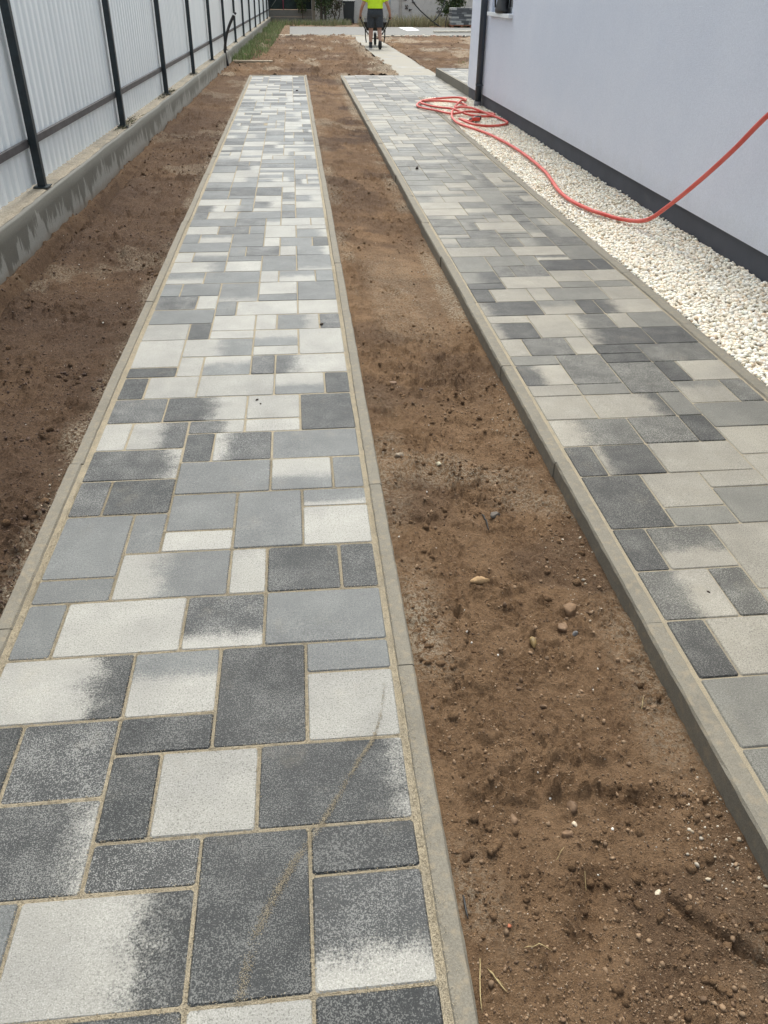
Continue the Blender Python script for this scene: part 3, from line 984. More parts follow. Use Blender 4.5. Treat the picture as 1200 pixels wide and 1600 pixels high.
def zmid(X, Y): return mid_z(X, Y, np.clip((X - 0.268) / 0.744, 0, 1))
def zleft(X, Y): return left_z(X, Y, np.clip((X - fx(Y)) / (-0.995 - fx(Y)), 0, 1))


BROWN = [(0.19, 0.124, 0.072), (0.24, 0.162, 0.096), (0.25, 0.165, 0.097), (0.13, 0.08, 0.045), (0.225, 0.148, 0.086)]
OCTA = (np.array([[1, 0, 0], [-1, 0, 0], [0, 1, 0], [0, -1, 0], [0, 0, 1], [0, 0, -1]], float),
        np.array([[0, 2, 4], [2, 1, 4], [1, 3, 4], [3, 0, 4], [2, 0, 5], [1, 2, 5], [3, 1, 5], [0, 3, 5]]))
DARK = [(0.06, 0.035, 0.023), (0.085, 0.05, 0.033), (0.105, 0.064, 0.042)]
PALE = [(0.42, 0.35, 0.255), (0.36, 0.29, 0.205), (0.5, 0.44, 0.35)]
clods('soil_crumbs', 9500, (0.285, 0.985), (0.6, 9.5), 1.7, zmid, 0.0010, 0.0085, BROWN, ICO1, 'brown earth crumbs scattered over the middle bed', 'soil',
      lambda X, Y: 0.25 + 0.75 * sstep(0.42, 0.6, fbm(X, Y, 4, 3, 91)) - 0.5 * sstep(4.2, 4.7, Y) * sstep(6.4, 5.8, Y))
clods('soil_lumps', 5200, (0.29, 0.985), (0.6, 9.0), 1.6, zmid, 0.003, 0.015, BROWN, ICO1, 'rough brown earth lumps half sunk in the middle bed', 'soil',
      lambda X, Y: sstep(0.44, 0.58, fbm(X, Y, 3.1, 3, 95)) - 0.8 * sstep(4.2, 4.7, Y) * sstep(6.4, 5.8, Y), 0.0, 5, 0.0)
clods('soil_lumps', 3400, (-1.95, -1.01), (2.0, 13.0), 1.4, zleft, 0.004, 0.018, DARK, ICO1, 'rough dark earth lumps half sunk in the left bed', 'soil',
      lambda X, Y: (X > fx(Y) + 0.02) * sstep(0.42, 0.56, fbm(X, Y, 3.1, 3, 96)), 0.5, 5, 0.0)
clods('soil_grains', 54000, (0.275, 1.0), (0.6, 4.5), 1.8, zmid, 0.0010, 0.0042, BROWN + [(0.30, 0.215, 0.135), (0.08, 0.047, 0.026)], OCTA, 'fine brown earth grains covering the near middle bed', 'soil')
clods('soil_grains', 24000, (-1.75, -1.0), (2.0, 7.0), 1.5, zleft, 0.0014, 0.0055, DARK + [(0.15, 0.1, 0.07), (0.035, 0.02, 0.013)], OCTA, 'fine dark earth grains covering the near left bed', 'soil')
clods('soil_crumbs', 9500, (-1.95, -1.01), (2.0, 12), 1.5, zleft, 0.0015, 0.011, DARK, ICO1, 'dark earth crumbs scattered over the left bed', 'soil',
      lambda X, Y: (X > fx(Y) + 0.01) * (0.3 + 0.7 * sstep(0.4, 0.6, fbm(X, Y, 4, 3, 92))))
clods('sand_crumbs', 6000, (0.80, 1.003), (0.9, 13), 1.2, zmid, 0.0012, 0.0065, PALE, ICO1, 'pale sandy crumbs below the right kerb', 'sand',
      lambda X, Y: sstep(0.80, 0.95, X + 0.18 * (fbm(X, Y, 3, 3, 93) - 0.5)) * sstep(0.42, 0.58, fbm(X, Y, 2.2, 3, 43)))
clods('sand_crumbs', 3000, (-1.10, -1.0), (2.0, 14), 1.3, zleft, 0.0015, 0.007, PALE + [(0.2, 0.14, 0.09)], ICO1, 'pale sandy crumbs along the left kerb', 'sand',
      lambda X, Y: sstep(-1.08, -1.015, X + 0.08 * (fbm(X, Y, 4, 3, 94) - 0.5)) * (0.15 + sstep(0.35, 0.6, fbm(X, Y, 2.5, 3, 72))))
clods('white_grit', 240, (0.29, 0.98), (0.6, 9), 1.6, zmid, 0.0012, 0.0045, [(0.72, 0.68, 0.6), (0.62, 0.58, 0.5)], ICO1, 'tiny white grit specks dotted over the middle bed', 'grit')
clods('white_grit', 420, (-1.9, -1.02), (2.4, 12), 1.3, zleft, 0.0015, 0.006, [(0.72, 0.68, 0.6), (0.62, 0.55, 0.45)], ICO1, 'tiny white grit specks dotted over the left bed', 'grit')
clods('soil_clods', 1800, (-1.4, 2.2), (20.1, 36), 1.0, lambda X, Y: far_z(X, Y, 0), 0.006, 0.03, BROWN, ICO1, 'earth clods on the far plot', 'soil')
clods('soil_clods', 1500, (3.4, 10.0), (20.1, 36), 1.0, lambda X, Y: far_z(X, Y, 0), 0.006, 0.03, BROWN, ICO1, 'earth clods on the plot behind the terrace', 'soil')


def stone(name, x, y, s, col, label, cat, rz=0.0, sub=None, jit=0.13, z=None, tilt=0.0):
    T, F = ICO2
    r = np.random.default_rng(int(abs(x * 7919 + y * 104729)) % 99991)
    V = T.copy()
    for k in range(7):                                     # chop facets
        d = r.normal(size=3); d /= np.linalg.norm(d); c = r.uniform(0.35, 0.7)
        h = V @ d; V = V - np.outer(np.maximum(h - c, 0), d)
    V = V * (1 + r.uniform(-jit, jit, (len(V), 1)) * 0.9) * np.array(s)
    me = np_mesh(name, V, F, False)
    C = np.array(col)[None] * r.uniform(0.8, 1.15, (len(V), 1)); vcol(me, 'tint', C)
    zz = float(zmid(np.array([x]), np.array([y]))[0]) if z is None else z
    o = obj(name, me, M_TINT, loc=(x, y, zz + s[2] * 0.25), rot=(tilt, 0, rz))
    return tag(o, label, cat, {'stone': 'stones lying in the middle bed', 'clod': 'earth clods in the middle bed'}.get(cat))


stone('stone', 0.738, 0.918, (0.0125, 0.011, 0.010), (0.62, 0.54, 0.40), 'small cream stone in the earth nearest the viewer', 'stone', 0.4)
stone('stone', 0.597, 1.102, (0.011, 0.010, 0.009), (0.60, 0.50, 0.37), 'pale square stone beside two brown clods', 'stone', 0.2)
stone('stone', 0.548, 2.007, (0.046, 0.017, 0.014), (0.34, 0.22, 0.11), 'long flat tan stone lying across the middle bed', 'stone', 0.05)
stone('stone', 0.688, 2.409, (0.027, 0.022, 0.012), (0.10, 0.085, 0.07), 'dark grey flat stone beside a black twig', 'stone', 0.8)
stone('stone', 0.362, 2.862, (0.032, 0.019, 0.014), (0.32, 0.26, 0.19), 'pale brown rock close to the left kerb', 'stone', 0.2)
stone('stone', 0.537, 2.847, (0.016, 0.015, 0.014), (0.50, 0.46, 0.33), 'yellow and white lump in the middle bed', 'stone', 0.5)
stone('stone', 0.804, 1.767, (0.016, 0.015, 0.012), (0.17, 0.165, 0.16), 'small round grey stone next to a large brown clod', 'stone', 0.0)
stone('stone', 0.56, 3.55, (0.018, 0.015, 0.012), (0.09, 0.065, 0.05), 'small dark stone on the smoothed earth', 'stone', 0.3)
stone('earth_clod', 0.826, 1.873, (0.042, 0.034, 0.026), (0.195, 0.12, 0.065), 'largest brown earth clod near the right kerb', 'clod', 0.5)
stone('earth_clod', 0.572, 1.075, (0.019, 0.016, 0.013), (0.182, 0.111, 0.062), 'brown clod just left of the pale square stone', 'clod', 0.5)
stone('earth_clod', 0.603, 1.152, (0.021, 0.017, 0.014), (0.163, 0.101, 0.058), 'brown clod behind the pale square stone', 'clod', 1.5)
stone('earth_clod', 0.445, 1.12, (0.018, 0.015, 0.013), (0.182, 0.114, 0.065), 'brown clod near the left kerb and pale earth', 'clod', 1.1)
stone('earth_clod', 0.775, 1.80, (0.024, 0.020, 0.016), (0.182, 0.114, 0.065), 'flat brown clod beside the small round grey stone', 'clod', 1.1)
stone('earth_clod', 0.43, 3.62, (0.03, 0.022, 0.017), (0.169, 0.104, 0.062), 'brown clod on the smooth earth by the left kerb', 'clod', 0.1)
stone('red_chip', 0.372, 0.855, (0.006, 0.005, 0.004), (0.42, 0.14, 0.07), 'tiny red brick chip in the nearest earth', 'chip')
# curled bark
pts = [(0.012 * math.sin(a * 1.2), 0.045 * (a - 0.5), 0.006 + 0.008 * math.sin(a * 3.1)) for a in np.linspace(0, 1, 9)]
mb = MB().tube(pts, [0.002, 0.006, 0.009, 0.011, 0.011, 0.010, 0.008, 0.005, 0.001], 7)
tag(mb.build('bark_piece', plain('bark', (0.22, 0.15, 0.06), 0.6, 0.5, 60), None, True, loc=(0.647, 1.722, float(zmid(np.array([0.647]), np.array([1.722]))[0])), rot=(0, 0, 0.25)),
    'curled yellowish bark piece standing in the middle bed', 'bark')


def stick(name, a, b, r, mat, label, cat, lift=0.004, zf=zmid):
    P = []
    for t in np.linspace(0, 1, 7):
        x = a[0] + (b[0] - a[0]) * t; y = a[1] + (b[1] - a[1]) * t
        wob = 0.06 * math.hypot(b[0] - a[0], b[1] - a[1]) * math.sin(t * 4 + a[0] * 50)
        P.append((x + wob * 0.5, y + wob * 0.4, float(zf(np.array([x]), np.array([y]))[0]) + lift + 0.003 * math.sin(t * 3.1)))
    x0, y0, z0 = P[3]
    mb = MB().tube([(p[0] - x0, p[1] - y0, p[2] - z0) for p in P], [r * k for k in (0.6, 0.9, 1, 1, 1, 0.8, 0.4)], 5)
    return tag(mb.build(name, mat, None, True, loc=(x0, y0, z0)), label, cat, 'straws on the middle bed' if cat == 'straw' else None)


M_STRAW = plain('straw', (0.42, 0.33, 0.16), 0.7, 0.2, 40)
stick('straw', (0.292, 0.79), (0.279, 0.69), 0.0012, M_STRAW, 'dry straw lying along the left kerb at the bottom', 'straw')
stick('straw', (0.312, 0.768), (0.337, 0.727), 0.0013, M_STRAW, 'thick bent straw next to the straw on the kerb', 'straw')
stick('straw', (0.306, 0.772), (0.333, 0.74), 0.0008, M_STRAW, 'thin straw crossing the thick bent straw', 'straw')
stick('straw', (0.392, 0.808), (0.452, 0.80), 0.0009, M_STRAW, 'straw lying crosswise in the nearest earth', 'straw')
stick('straw', (0.522, 1.007), (0.550, 1.035), 0.0007, M_STRAW, 'short straw slanting near the two brown clods', 'straw')
stick('straw', (0.588, 0.985), (0.580, 0.945), 0.0007, M_STRAW, 'short upright straw in front of the pale square stone', 'straw')
stick('straw', (0.905, 1.452), (0.922, 1.487), 0.0010, M_STRAW, 'straw near the right kerb', 'straw')
stick('wire_piece', (0.2815, 0.925), (0.286, 0.872), 0.0024, M_BLACK, 'short black wire offcut against the left kerb', 'wire', 0.008)
stick('twig', (0.640, 2.44), (0.648, 2.33), 0.0035, plain('twig_bark', (0.03, 0.026, 0.022), 0.8, 0.3, 60), 'black twig beside the dark grey flat stone', 'twig')


def crumb(x, y, s, label):
    T, F = ICO1; r = np.random.default_rng(int(x * 1e4 + y * 1e3) % 9973 + 5)
    V = T * (1 + r.uniform(-0.35, 0.35, (len(T), 1))) * np.array(s)
    me = np_mesh('dirt_crumb', V, F); vcol(me, 'tint', np.array([(0.05, 0.035, 0.025)] * len(V)))
    tag(obj('dirt_crumb', me, M_TINT, loc=(x, y, s[2] * 0.5 + 0.001), rot=(0, 0, x * 9)), label, 'dirt', 'dirt crumbs dropped on the paving')


crumb(0.089, 4.412, (0.018, 0.009, 0.006), 'dark dirt crumb on the joint near the right edge of the left strip')
crumb(-0.253, 3.429, (0.012, 0.006, 0.004), 'larger of two dark dirt flakes on a white slab')
crumb(-0.236, 3.385, (0.007, 0.004, 0.003), 'smaller of two dark dirt flakes on a white slab')
crumb(1.278, 1.862, (0.007, 0.004, 0.003), 'dark flake on a pale slab of the right strip')
crumb(0.029, 16.741, (0.026, 0.018, 0.012), 'dark dirt crumb at the far end of the left strip')
crumb(1.285, 9.062, (0.022, 0.02, 0.015), 'dark dirt crumb midway along the right strip')

# ================================================================== FENCE FOOTING AND FENCE
FRZ = -math.atan(0.0215)
L0, L1 = -7.0, 46.5
foot = empty('footing_wall', (-1.985, 5.3, 0), FRZ)
tag(foot, 'low stained concrete footing wall carrying the metal fence', 'wall')
ny = 520
yl = np.linspace(L0, L1, ny)
fz = 0.292 + (fbm(yl * 0, yl, 1.4, 3, 101) - 0.5) * 0.02
rows = [(-0.25, 0.004), (0.0, 0.0), (0.10, 0.0), (0.20, -0.001), (None, -0.002)]
V = []
for (z, x) in rows:
    for i in range(ny):
        V.append((x + 0.006 * (vnoise(np.array([yl[i] * 3.0]), np.array([0.0 if z is None else z * 9]), 5)[0] - 0.5), yl[i], fz[i] - 0.012 if z is None else z))
for i in range(ny): V.append((-0.012, yl[i], fz[i]))
for i in range(ny): V.append((-0.30, yl[i], fz[i] - 0.012))
for i in range(ny): V.append((-0.30, yl[i], -0.25))
V = np.array(V); nr = len(V) // ny
i, j = np.meshgrid(np.arange(nr - 1), np.arange(ny - 1), indexing='ij'); a = (i * ny + j).ravel()
obj('wall_body', np_mesh('wall_body', V, np.stack([a, a + 1, a + ny + 1, a + ny], 1), False), M_FOOT, foot)
# crumbly mortar on the top
nx = 16; yt = np.linspace(L0, L1, 1100)
XX, YYt = np.meshgrid(np.linspace(-0.296, -0.02, nx), yt, indexing='ij')
edge = -0.022 - 0.018 * fbm(YYt, YYt * 0, 6, 3, 103)
XX = np.where(XX > -0.04, edge, XX)
ZZ = np.interp(YYt, yl, fz) + 0.004 + 0.012 * fbm(XX, YYt, 9, 4, 104) - 0.008 * (XX > -0.045)
a_, b_ = np.meshgrid(np.arange(nx - 1), np.arange(len(yt) - 1), indexing='ij'); a = (a_ * len(yt) + b_).ravel(); m_ = len(yt)
obj('mortar_cap', np_mesh('mortar_cap', np.stack([XX.ravel(), YYt.ravel(), ZZ.ravel()], 1), np.stack([a, a + m_, a + m_ + 1, a + 1], 1), True), M_FOOT_TOP, foot)

fence = empty('metal_fence', (-1.985, 5.3, 0.30), FRZ)
fence.rotation_euler = (0, 0.016, FRZ)
tag(fence, 'tall fence of pale corrugated sheets on dark steel posts', 'fence')
SP = 3.22; PY0 = 1.5
post_me = MB().box(-0.03, 0.03, -0.03, 0.03, -0.015, 2.1).mesh('post', bevel=0.004, seg=1)
plate_me = MB().box(-0.055, 0.055, -0.07, 0.07, 0.004, 0.012).mesh('base_plate')
rail_me = MB().box(-0.012, 0.012, -SP / 2 + 0.034, SP / 2 - 0.034, -0.028, 0.028).mesh('rail', bevel=0.003, seg=1)
pitch = 0.146
npt = int(SP / (pitch / 8))
yb = np.linspace(-SP / 2 - 0.02, SP / 2 + 0.02, npt)
ph = (yb / pitch) % 1.0
prof = np.interp(ph, [0, 0.10, 0.20, 0.62, 0.72, 1.0], [0, 0.012, 0.016, 0.016, 0.0, 0.0])
zz = np.array([0.012, 0.5, 1.0, 1.5, 1.95])
V = np.stack([np.repeat(prof[None], 5, 0).ravel(), np.repeat(yb[None], 5, 0).ravel(), np.repeat(zz, npt)], 1)
i, j = np.meshgrid(np.arange(4), np.arange(npt - 1), indexing='ij'); a = (i * npt + j).ravel()
sheet_me = np_mesh('metal_sheet', V, np.stack([a, a + 1, a + npt + 1, a + npt], 1), False)
rp = random.Random(5)
for k in range(-2, 14):
    y = PY0 + SP * k
    p = obj('post', post_me, M_POST, fence, (-0.082, y, 0), (0, 0, rp.gauss(0, 0.01)))
    obj('base_plate', plate_me, M_POST, p)
    if k < 13:
        yc = y + SP / 2
        obj('metal_sheet', sheet_me, M_SHEET, fence, (-0.158 + rp.uniform(-0.004, 0.004), yc, rp.uniform(0, 0.006)))
        obj('rail', rail_me, M_RAIL, fence, (-0.122, yc, 0.322))
        obj('rail', rail_me, M_RAIL, fence, (-0.122, yc, 1.80))
# dry weeds on the footing
n = 420; yy = rng.choice([4.6, 4.9, 5.2, 7.6, 8.05, 8.2, 11.1], n) + rng.normal(0, 0.16, n)
B = np.stack([rng.uniform(-0.13, -0.03, n), yy, np.full(n, 0.306)], 1)
tips = B + np.stack([rng.normal(0.02, 0.035, n), rng.normal(0, 0.06, n), rng.uniform(0.005, 0.035, n)], 1)
w = rng.normal(0, 1, (n, 3)) * 0.003
V = np.stack([B - w, B + w, tips], 1).reshape(-1, 3)
me = np_mesh('dry_weeds', V, np.arange(n * 3).reshape(-1, 3))
vcol(me, 'tint', np.repeat(np.array([(0.16, 0.13, 0.07), (0.10, 0.12, 0.05), (0.07, 0.055, 0.035)])[rng.integers(0, 3, n)], 3, 0))
o = obj('dry_weeds', me, M_LEAF, loc=(-1.985, 5.3, 0), rot=(0, 0, FRZ)); tag(o, 'dry weed litter lying on the footing wall by the posts', 'weeds', kind='stuff')

# bent black conduit
P = spline([(-1.585, 22.0, -0.12), (-1.60, 22.0, 0.02), (-1.642, 22.0, 0.26), (-1.625, 22.0, 0.45), (-1.572, 22.0, 0.66), (-1.50, 22.0, 0.83), (-1.42, 22.0, 0.97), (-1.317, 22.0, 1.12)], 6)
cb = empty('conduit_pipe', (-1.585, 22.0, -0.03))
tag(cb, 'bent black conduit sticking up from the earth beside the footing', 'pipe')
sh = lambda Q: [(p[0] + 1.585, p[1] - 22.0, p[2] + 0.03) for p in Q]
MB().tube(sh(P), 0.033, 10).build('tube', M_BLACK, cb, True)
MB().tube(sh([(-1.36, 22, 1.06), (-1.345, 22, 1.083)]), 0.0345, 10).build('pale_band', M_WHITE, cb, True)

# ================================================================== HOUSE
HX, HC = 3.095, 15.70           # face of the long wall, corner
house = empty('house', (HX, HC, 0))
tag(house, 'pale lavender rendered house with dark plinth and downpipe', 'house')
wy0, wy1, wz0, wz1, dep = 12.78 - HC, 14.12 - HC, 1.345, 2.55, 0.13
yA, yB, zA, zB, xB = -24.0, 0.0, 0.178, 3.1, 8.0
V = [(0, yA, zA), (0, wy0, zA), (0, wy1, zA), (0, yB, zA),
     (0, yA, wz0), (0, wy0, wz0), (0, wy1, wz0), (0, yB, wz0),
     (0, yA, wz1), (0, wy0, wz1), (0, wy1, wz1), (0, yB, wz1),
     (0, yA, zB), (0, wy0, zB), (0, wy1, zB), (0, yB, zB),
     (dep, wy0, wz0), (dep, wy1, wz0), (dep, wy0, wz1), (dep, wy1, wz1),
     (xB, yB, zA), (xB, yB, zB), (xB, yA, zA), (xB, yA, zB)]
F = [(0, 4, 5, 1), (1, 5, 6, 2), (2, 6, 7, 3), (4, 8, 9, 5), (6, 10, 11, 7), (8, 12, 13, 9), (9, 13, 14, 10), (10, 14, 15, 11),
     (5, 16, 17, 6), (9, 10, 19, 18), (5, 9, 18, 16), (6, 17, 19, 10), (3, 7, 11, 15, 21, 20), (0, 22, 23, 12, 8, 4), (20, 21, 23, 22), (0, 1, 2, 3, 20, 22)]
obj('wall', py_mesh('wall', V, F), M_STUCCO, house)
MB().box(0.022, xB - 0.02, yA + 0.02, -0.022, -0.25, 0.1775).build('plinth', M_PLINTH, house)
MB().box(0.004, 0.02, yA + 0.02, -0.004, 0.168, 0.1772).build('drip_profile', M_PLINTH, house)
rf = MB().prism([(-0.22, 3.06), (xB / 2, 5.0), (xB + 0.22, 3.06), (xB + 0.22, 3.2), (xB / 2, 5.15), (-0.22, 3.2)], 1, yA - 0.4, 0.4)
rf.build('roof', plain('roof_tile', (0.10, 0.08, 0.075), 0.8, 0.25, 8), house)
win = MB().box(dep - 0.06, dep - 0.004, wy0 + 0.004, wy0 + 0.07, wz0 + 0.004, wz1 - 0.004).box(dep - 0.06, dep - 0.004, wy1 - 0.07, wy1 - 0.004, wz0 + 0.004, wz1 - 0.004) \
    .box(dep - 0.06, dep - 0.004, wy0 + 0.07, wy1 - 0.07, wz0 + 0.004, wz0 + 0.075).box(dep - 0.06, dep - 0.004, wy0 + 0.07, wy1 - 0.07, wz1 - 0.075, wz1 - 0.004) \
    .box(dep - 0.058, dep - 0.006, (wy0 + wy1) / 2 - 0.04, (wy0 + wy1) / 2 + 0.04, wz0 + 0.075, wz1 - 0.075).build('window', M_WHITE, house)
MB().box(dep - 0.03, dep - 0.022, wy0 + 0.07, (wy0 + wy1) / 2 - 0.04, wz0 + 0.075, wz1 - 0.075).build('pane', M_GLASS, win)
MB().box(dep - 0.03, dep - 0.022, (wy0 + wy1) / 2 + 0.04, wy1 - 0.07, wz0 + 0.075, wz1 - 0.075).build('pane', M_GLASS, win)
MB().box(-0.065, dep - 0.062, wy0 - 0.05, wy1 + 0.05, wz0 - 0.052, wz0 - 0.002).build('window_sill', M_WHITE, house, bevel=0.005)
dp = MB().tube([(-0.062, 14.42 - HC, 0.06), (-0.062, 14.42 - HC, 3.0)], 0.054, 20).build('downpipe', M_PIPE, house, True)
MB().tube([(-0.062, 14.42 - HC, -0.06), (-0.062, 14.42 - HC, 0.075)], 0.064, 20).build('drain_collar', plain('grey_pvc', (0.16, 0.165, 0.17), 0.5), dp, True)
br = MB().tube([(-0.062, 14.42 - HC, 0.30), (-0.062, 14.42 - HC, 0.335)], 0.057, 20)
br.box(-0.06, 0.0, 14.42 - HC - 0.075, 14.42 - HC - 0.062, 0.312, 0.322).build('pipe_bracket', M_PIPE, dp)
br = MB().tube([(-0.062, 14.42 - HC, 2.30), (-0.062, 14.42 - HC, 2.335)], 0.057, 20).build('pipe_bracket', M_PIPE, dp)

# bag on the sill
bag = empty('black_bag', (3.07, 13.36, wz0 - 0.001))
tag(bag, 'crumpled black bag standing on the white window sill', 'bag')
MB().loft([(0, 0, 0.003, 0.075, 0.27), (0, -0.01, 0.04, 0.085, 0.27), (0, -0.03, 0.09, 0.08, 0.2), (0.005, -0.06, 0.2, 0.075, 0.16), (0.01, -0.08, 0.32, 0.06, 0.12), (0.01, -0.09, 0.4, 0.03, 0.07)], 16).build('bag_body', M_BLACK, bag, True)
MB().tube(spline([(-0.03, -0.05, 0.39), (-0.08, -0.02, 0.33), (-0.1, 0.0, 0.2), (-0.09, 0.02, 0.07)], 5), 0.012, 6).build('strap', M_BLACK, bag, True)

# ================================================================== TERRACE
terr = MB().box(3.20, 6.5, 15.72, 19.66, -0.15, 0.146).build('terrace', M_SAND)
tag(terr, 'raised terrace of grey slabs beyond the house corner', kind='structure')
RT = random.Random(3)
for y in (15.705, 16.705, 17.705, 18.705):
    MB().box(3.150, 3.198, y, y + (0.996 if y < 18.6 else 1.0), -0.12, 0.158).build('kerb_stone', M_KERB, terr, bevel=0.004)
for x in (3.15, 4.15, 5.15):
    MB().box(x, x + 0.996, 19.707, 19.757, -0.12, 0.158).build('kerb_stone', M_KERB, terr, bevel=0.004)
lay(terr, fill(14, 0, 31, [], RT, CODES2), 3.205, 15.74, 0.152, 0.0045, M_PAVER_B, RT, 100, TONES2)

# ================================================================== RED HOSE
def ghose(L): return spline(L, 7)


zc = 0.032
coil = [(3.10, 4.3, 1.62), (3.02, 4.62, 1.36), (2.93, 4.86, 1.16), (2.85, 5.006, 1.022), (2.83, 5.28, 0.785), (2.82, 5.62, 0.535), (2.80, 6.0, 0.275), (2.775, 6.3, 0.10), (2.70, 6.60, 0.036), (2.60, 6.82, zc), (2.535, 6.98, zc), (2.475, 7.35, zc),
        (2.485, 7.75, zc), (2.56, 8.3, zc), (2.61, 8.75, zc), (2.64, 9.6, zc), (2.62, 10.4, zc), (2.55, 11.15, zc), (2.46, 11.6, zc),
        (2.36, 11.95, zc), (2.30, 12.35, zc), (2.32, 12.85, 0.05), (2.46, 13.45, 0.075), (2.66, 13.85, 0.06), (2.80, 14.2, zc), (2.76, 14.6, zc), (2.60, 14.82, zc), (2.40, 14.88, zc),
        (2.18, 14.85, 0.03), (2.05, 14.6, 0.025), (1.99, 14.25, 0.025), (2.04, 14.0, 0.025), (2.2, 13.65, 0.03), (2.38, 13.2, 0.038), (2.6, 13.12, 0.075), (2.82, 13.25, 0.05), (2.99, 13.28, zc), (3.04, 13.15, zc), (2.98, 12.98, zc),
        (2.80, 12.95, zc), (2.60, 13.05, 0.045), (2.42, 13.35, 0.085), (2.25, 13.8, 0.06), (2.10, 14.2, 0.055), (2.08, 14.55, 0.055), (2.25, 15.0, zc), (2.55, 15.25, zc), (2.85, 15.36, zc), (2.955, 15.12, zc), (2.90, 14.85, zc),
        (2.78, 14.55, 0.07), (2.62, 14.2, zc), (2.56, 13.8, 0.06), (2.72, 13.45, 0.09), (2.92, 13.05, 0.05), (3.045, 12.5, zc), (3.02, 12.2, zc), (2.88, 12.02, zc), (2.66, 11.95, zc), (2.46, 11.98, 0.055), (2.36, 12.25, 0.075), (2.38, 12.5, 0.055), (2.50, 12.42, zc), (2.56, 12.48, zc)]
hose = empty('garden_hose', (2.5, 13.0, 0))
tag(hose, 'coral red hose coiled on the gravel and rising to the right', 'hose')
m = NT('hose_rubber'); p = m.pos()
m.set(Base_Color=m.mix(m.ramp(m.noise(p, 4, 5, 0.6), 0.35, 0.7), (0.56, 0.068, 0.05), (0.66, 0.12, 0.095)), Roughness=0.42)
pp = [(a[0] - 2.5, a[1] - 13.0, a[2]) for a in ghose(coil)]
MB().tube(pp, 0.0165, 12).build('hose_line', m.mat, hose, True)
fit = MB().tube([(0.03, -0.50, 0.035), (0.09, -0.46, 0.04), (0.13, -0.43, 0.045), (0.20, -0.40, 0.05)], [0.024, 0.032, 0.042, 0.036], 12).build('coupling', plain('coupling_metal', (0.06, 0.055, 0.05), 0.4, 0.3, 30), hose, True)
MB().box(0.06, 0.17, -0.56, -0.53, 0.03, 0.075).box(0.06, 0.075, -0.55, -0.44, 0.05, 0.075).build('valve_lever', plain('lever_red', (0.55, 0.04, 0.02), 0.4), hose, bevel=0.004)

# ================================================================== FAR GROUND WORKS
slab = MB().box(-0.12, 12.0, 36.85, 44.35, -0.15, 0.03).build('slab', M_SLAB)
tag(slab, 'wide damp concrete slab across the far end', kind='structure')
m = concrete_material('pale_edge', (0.58, 0.53, 0.43), 0.2)
for k in range(7):
    x = -1.0 + k * 1.0
    if 1.9 < x + 0.5 and x < 2.2: pass
    tag(MB().box(x + 0.004, x + 0.996, 36.60, 36.84, -0.1, 0.022).build('kerb_stone', m, slab, bevel=0.006))
fs = MB().add([(5.06, 40.3, 0.034), (5.72, 40.9, 0.034), (5.78, 44.2, 0.034), (5.08, 43.9, 0.034)], [(0, 1, 2, 3)]).mesh('plastic_sheet')
bm = bmesh.new(); bm.from_mesh(fs); bmesh.ops.solidify(bm, geom=bm.faces[:], thickness=0.006); bm.to_mesh(fs); bm.free()
tag(obj('plastic_sheet', fs, M_WHITE), 'white board lying flat on the far concrete slab', 'board')
tag(MB().box(-0.5, 0.5, -0.06, 0.06, 0, 0.05).build('plank', plain('plank_wood', (0.40, 0.34, 0.25), 0.8, 0.2, 9), loc=(-1.05, 23.3, 0.0), rot=(0, 0.01, 0.02), bevel=0.004), 'pale plank lying on the earth near the bent conduit', 'plank', 'planks lying on the ground')
tag(MB().box(-0.95, 0.95, -0.12, 0.12, 0, 0.05).build('plank', plain('plank_pale', (0.5, 0.46, 0.38), 0.8, 0.2, 9), loc=(6.95, 39.0, 0.05), rot=(0, 0, 0.25), bevel=0.004), 'pale plank lying on the far slab near the pallet', 'plank', 'planks lying on the ground')
n = 60
P = np.stack([rng.normal(6.0, 0.9, n), rng.uniform(36.1, 36.5, n), np.full(n, 0.02)], 1); S = rng.uniform(0.02, 0.07, (n, 3))
V, F, idx = pebble_cloud(P, S, ICO1, 0.25); me = np_mesh('rubble', V, F); vcol(me, 'tint', np.array([(0.6, 0.55, 0.45), (0.5, 0.33, 0.25), (0.4, 0.38, 0.33)])[rng.integers(0, 3, n)][idx])
tag(obj('rubble', me, M_TINT), 'pale rubble scattered along the slab edge', 'rubble', kind='stuff')


def leaves(center, radii, n, size, pal, seed, lower=-1.0, hollow=0.35):
    r = np.random.default_rng(seed)
    nc = max(6, n // 70)
    d = r.normal(size=(nc, 3)); d /= np.linalg.norm(d, axis=1)[:, None]
    cl = d * r.uniform(hollow, 1.0, (nc, 1)) ** 0.6
    k = r.integers(0, nc, n)
    p = cl[k] + r.normal(0, 0.17, (n, 3))
    p = p * np.array(radii) + np.array(center)
    a = r.normal(size=(n, 3)); a /= np.linalg.norm(a, axis=1)[:, None]
    b = r.normal(size=(n, 3)); b -= a * (a * b).sum(1)[:, None]; b /= np.linalg.norm(b, axis=1)[:, None]
    s = size * r.uniform(0.6, 1.3, (n, 1))
    V = np.stack([p - a * s, p - b * s * 0.45, p + a * s, p + b * s * 0.45], 1).reshape(-1, 3)
    pal = np.array(pal)
    shade = 0.75 + 0.5 * r.uniform(0, 1, nc)
    C = pal[r.integers(0, len(pal), n)] * shade[k][:, None]
    return V, np.arange(n * 4).reshape(-1, 4), np.repeat(C, 4, 0)


GREEN = [(0.05, 0.085, 0.028), (0.075, 0.12, 0.04), (0.035, 0.06, 0.022), (0.10, 0.13, 0.05)]


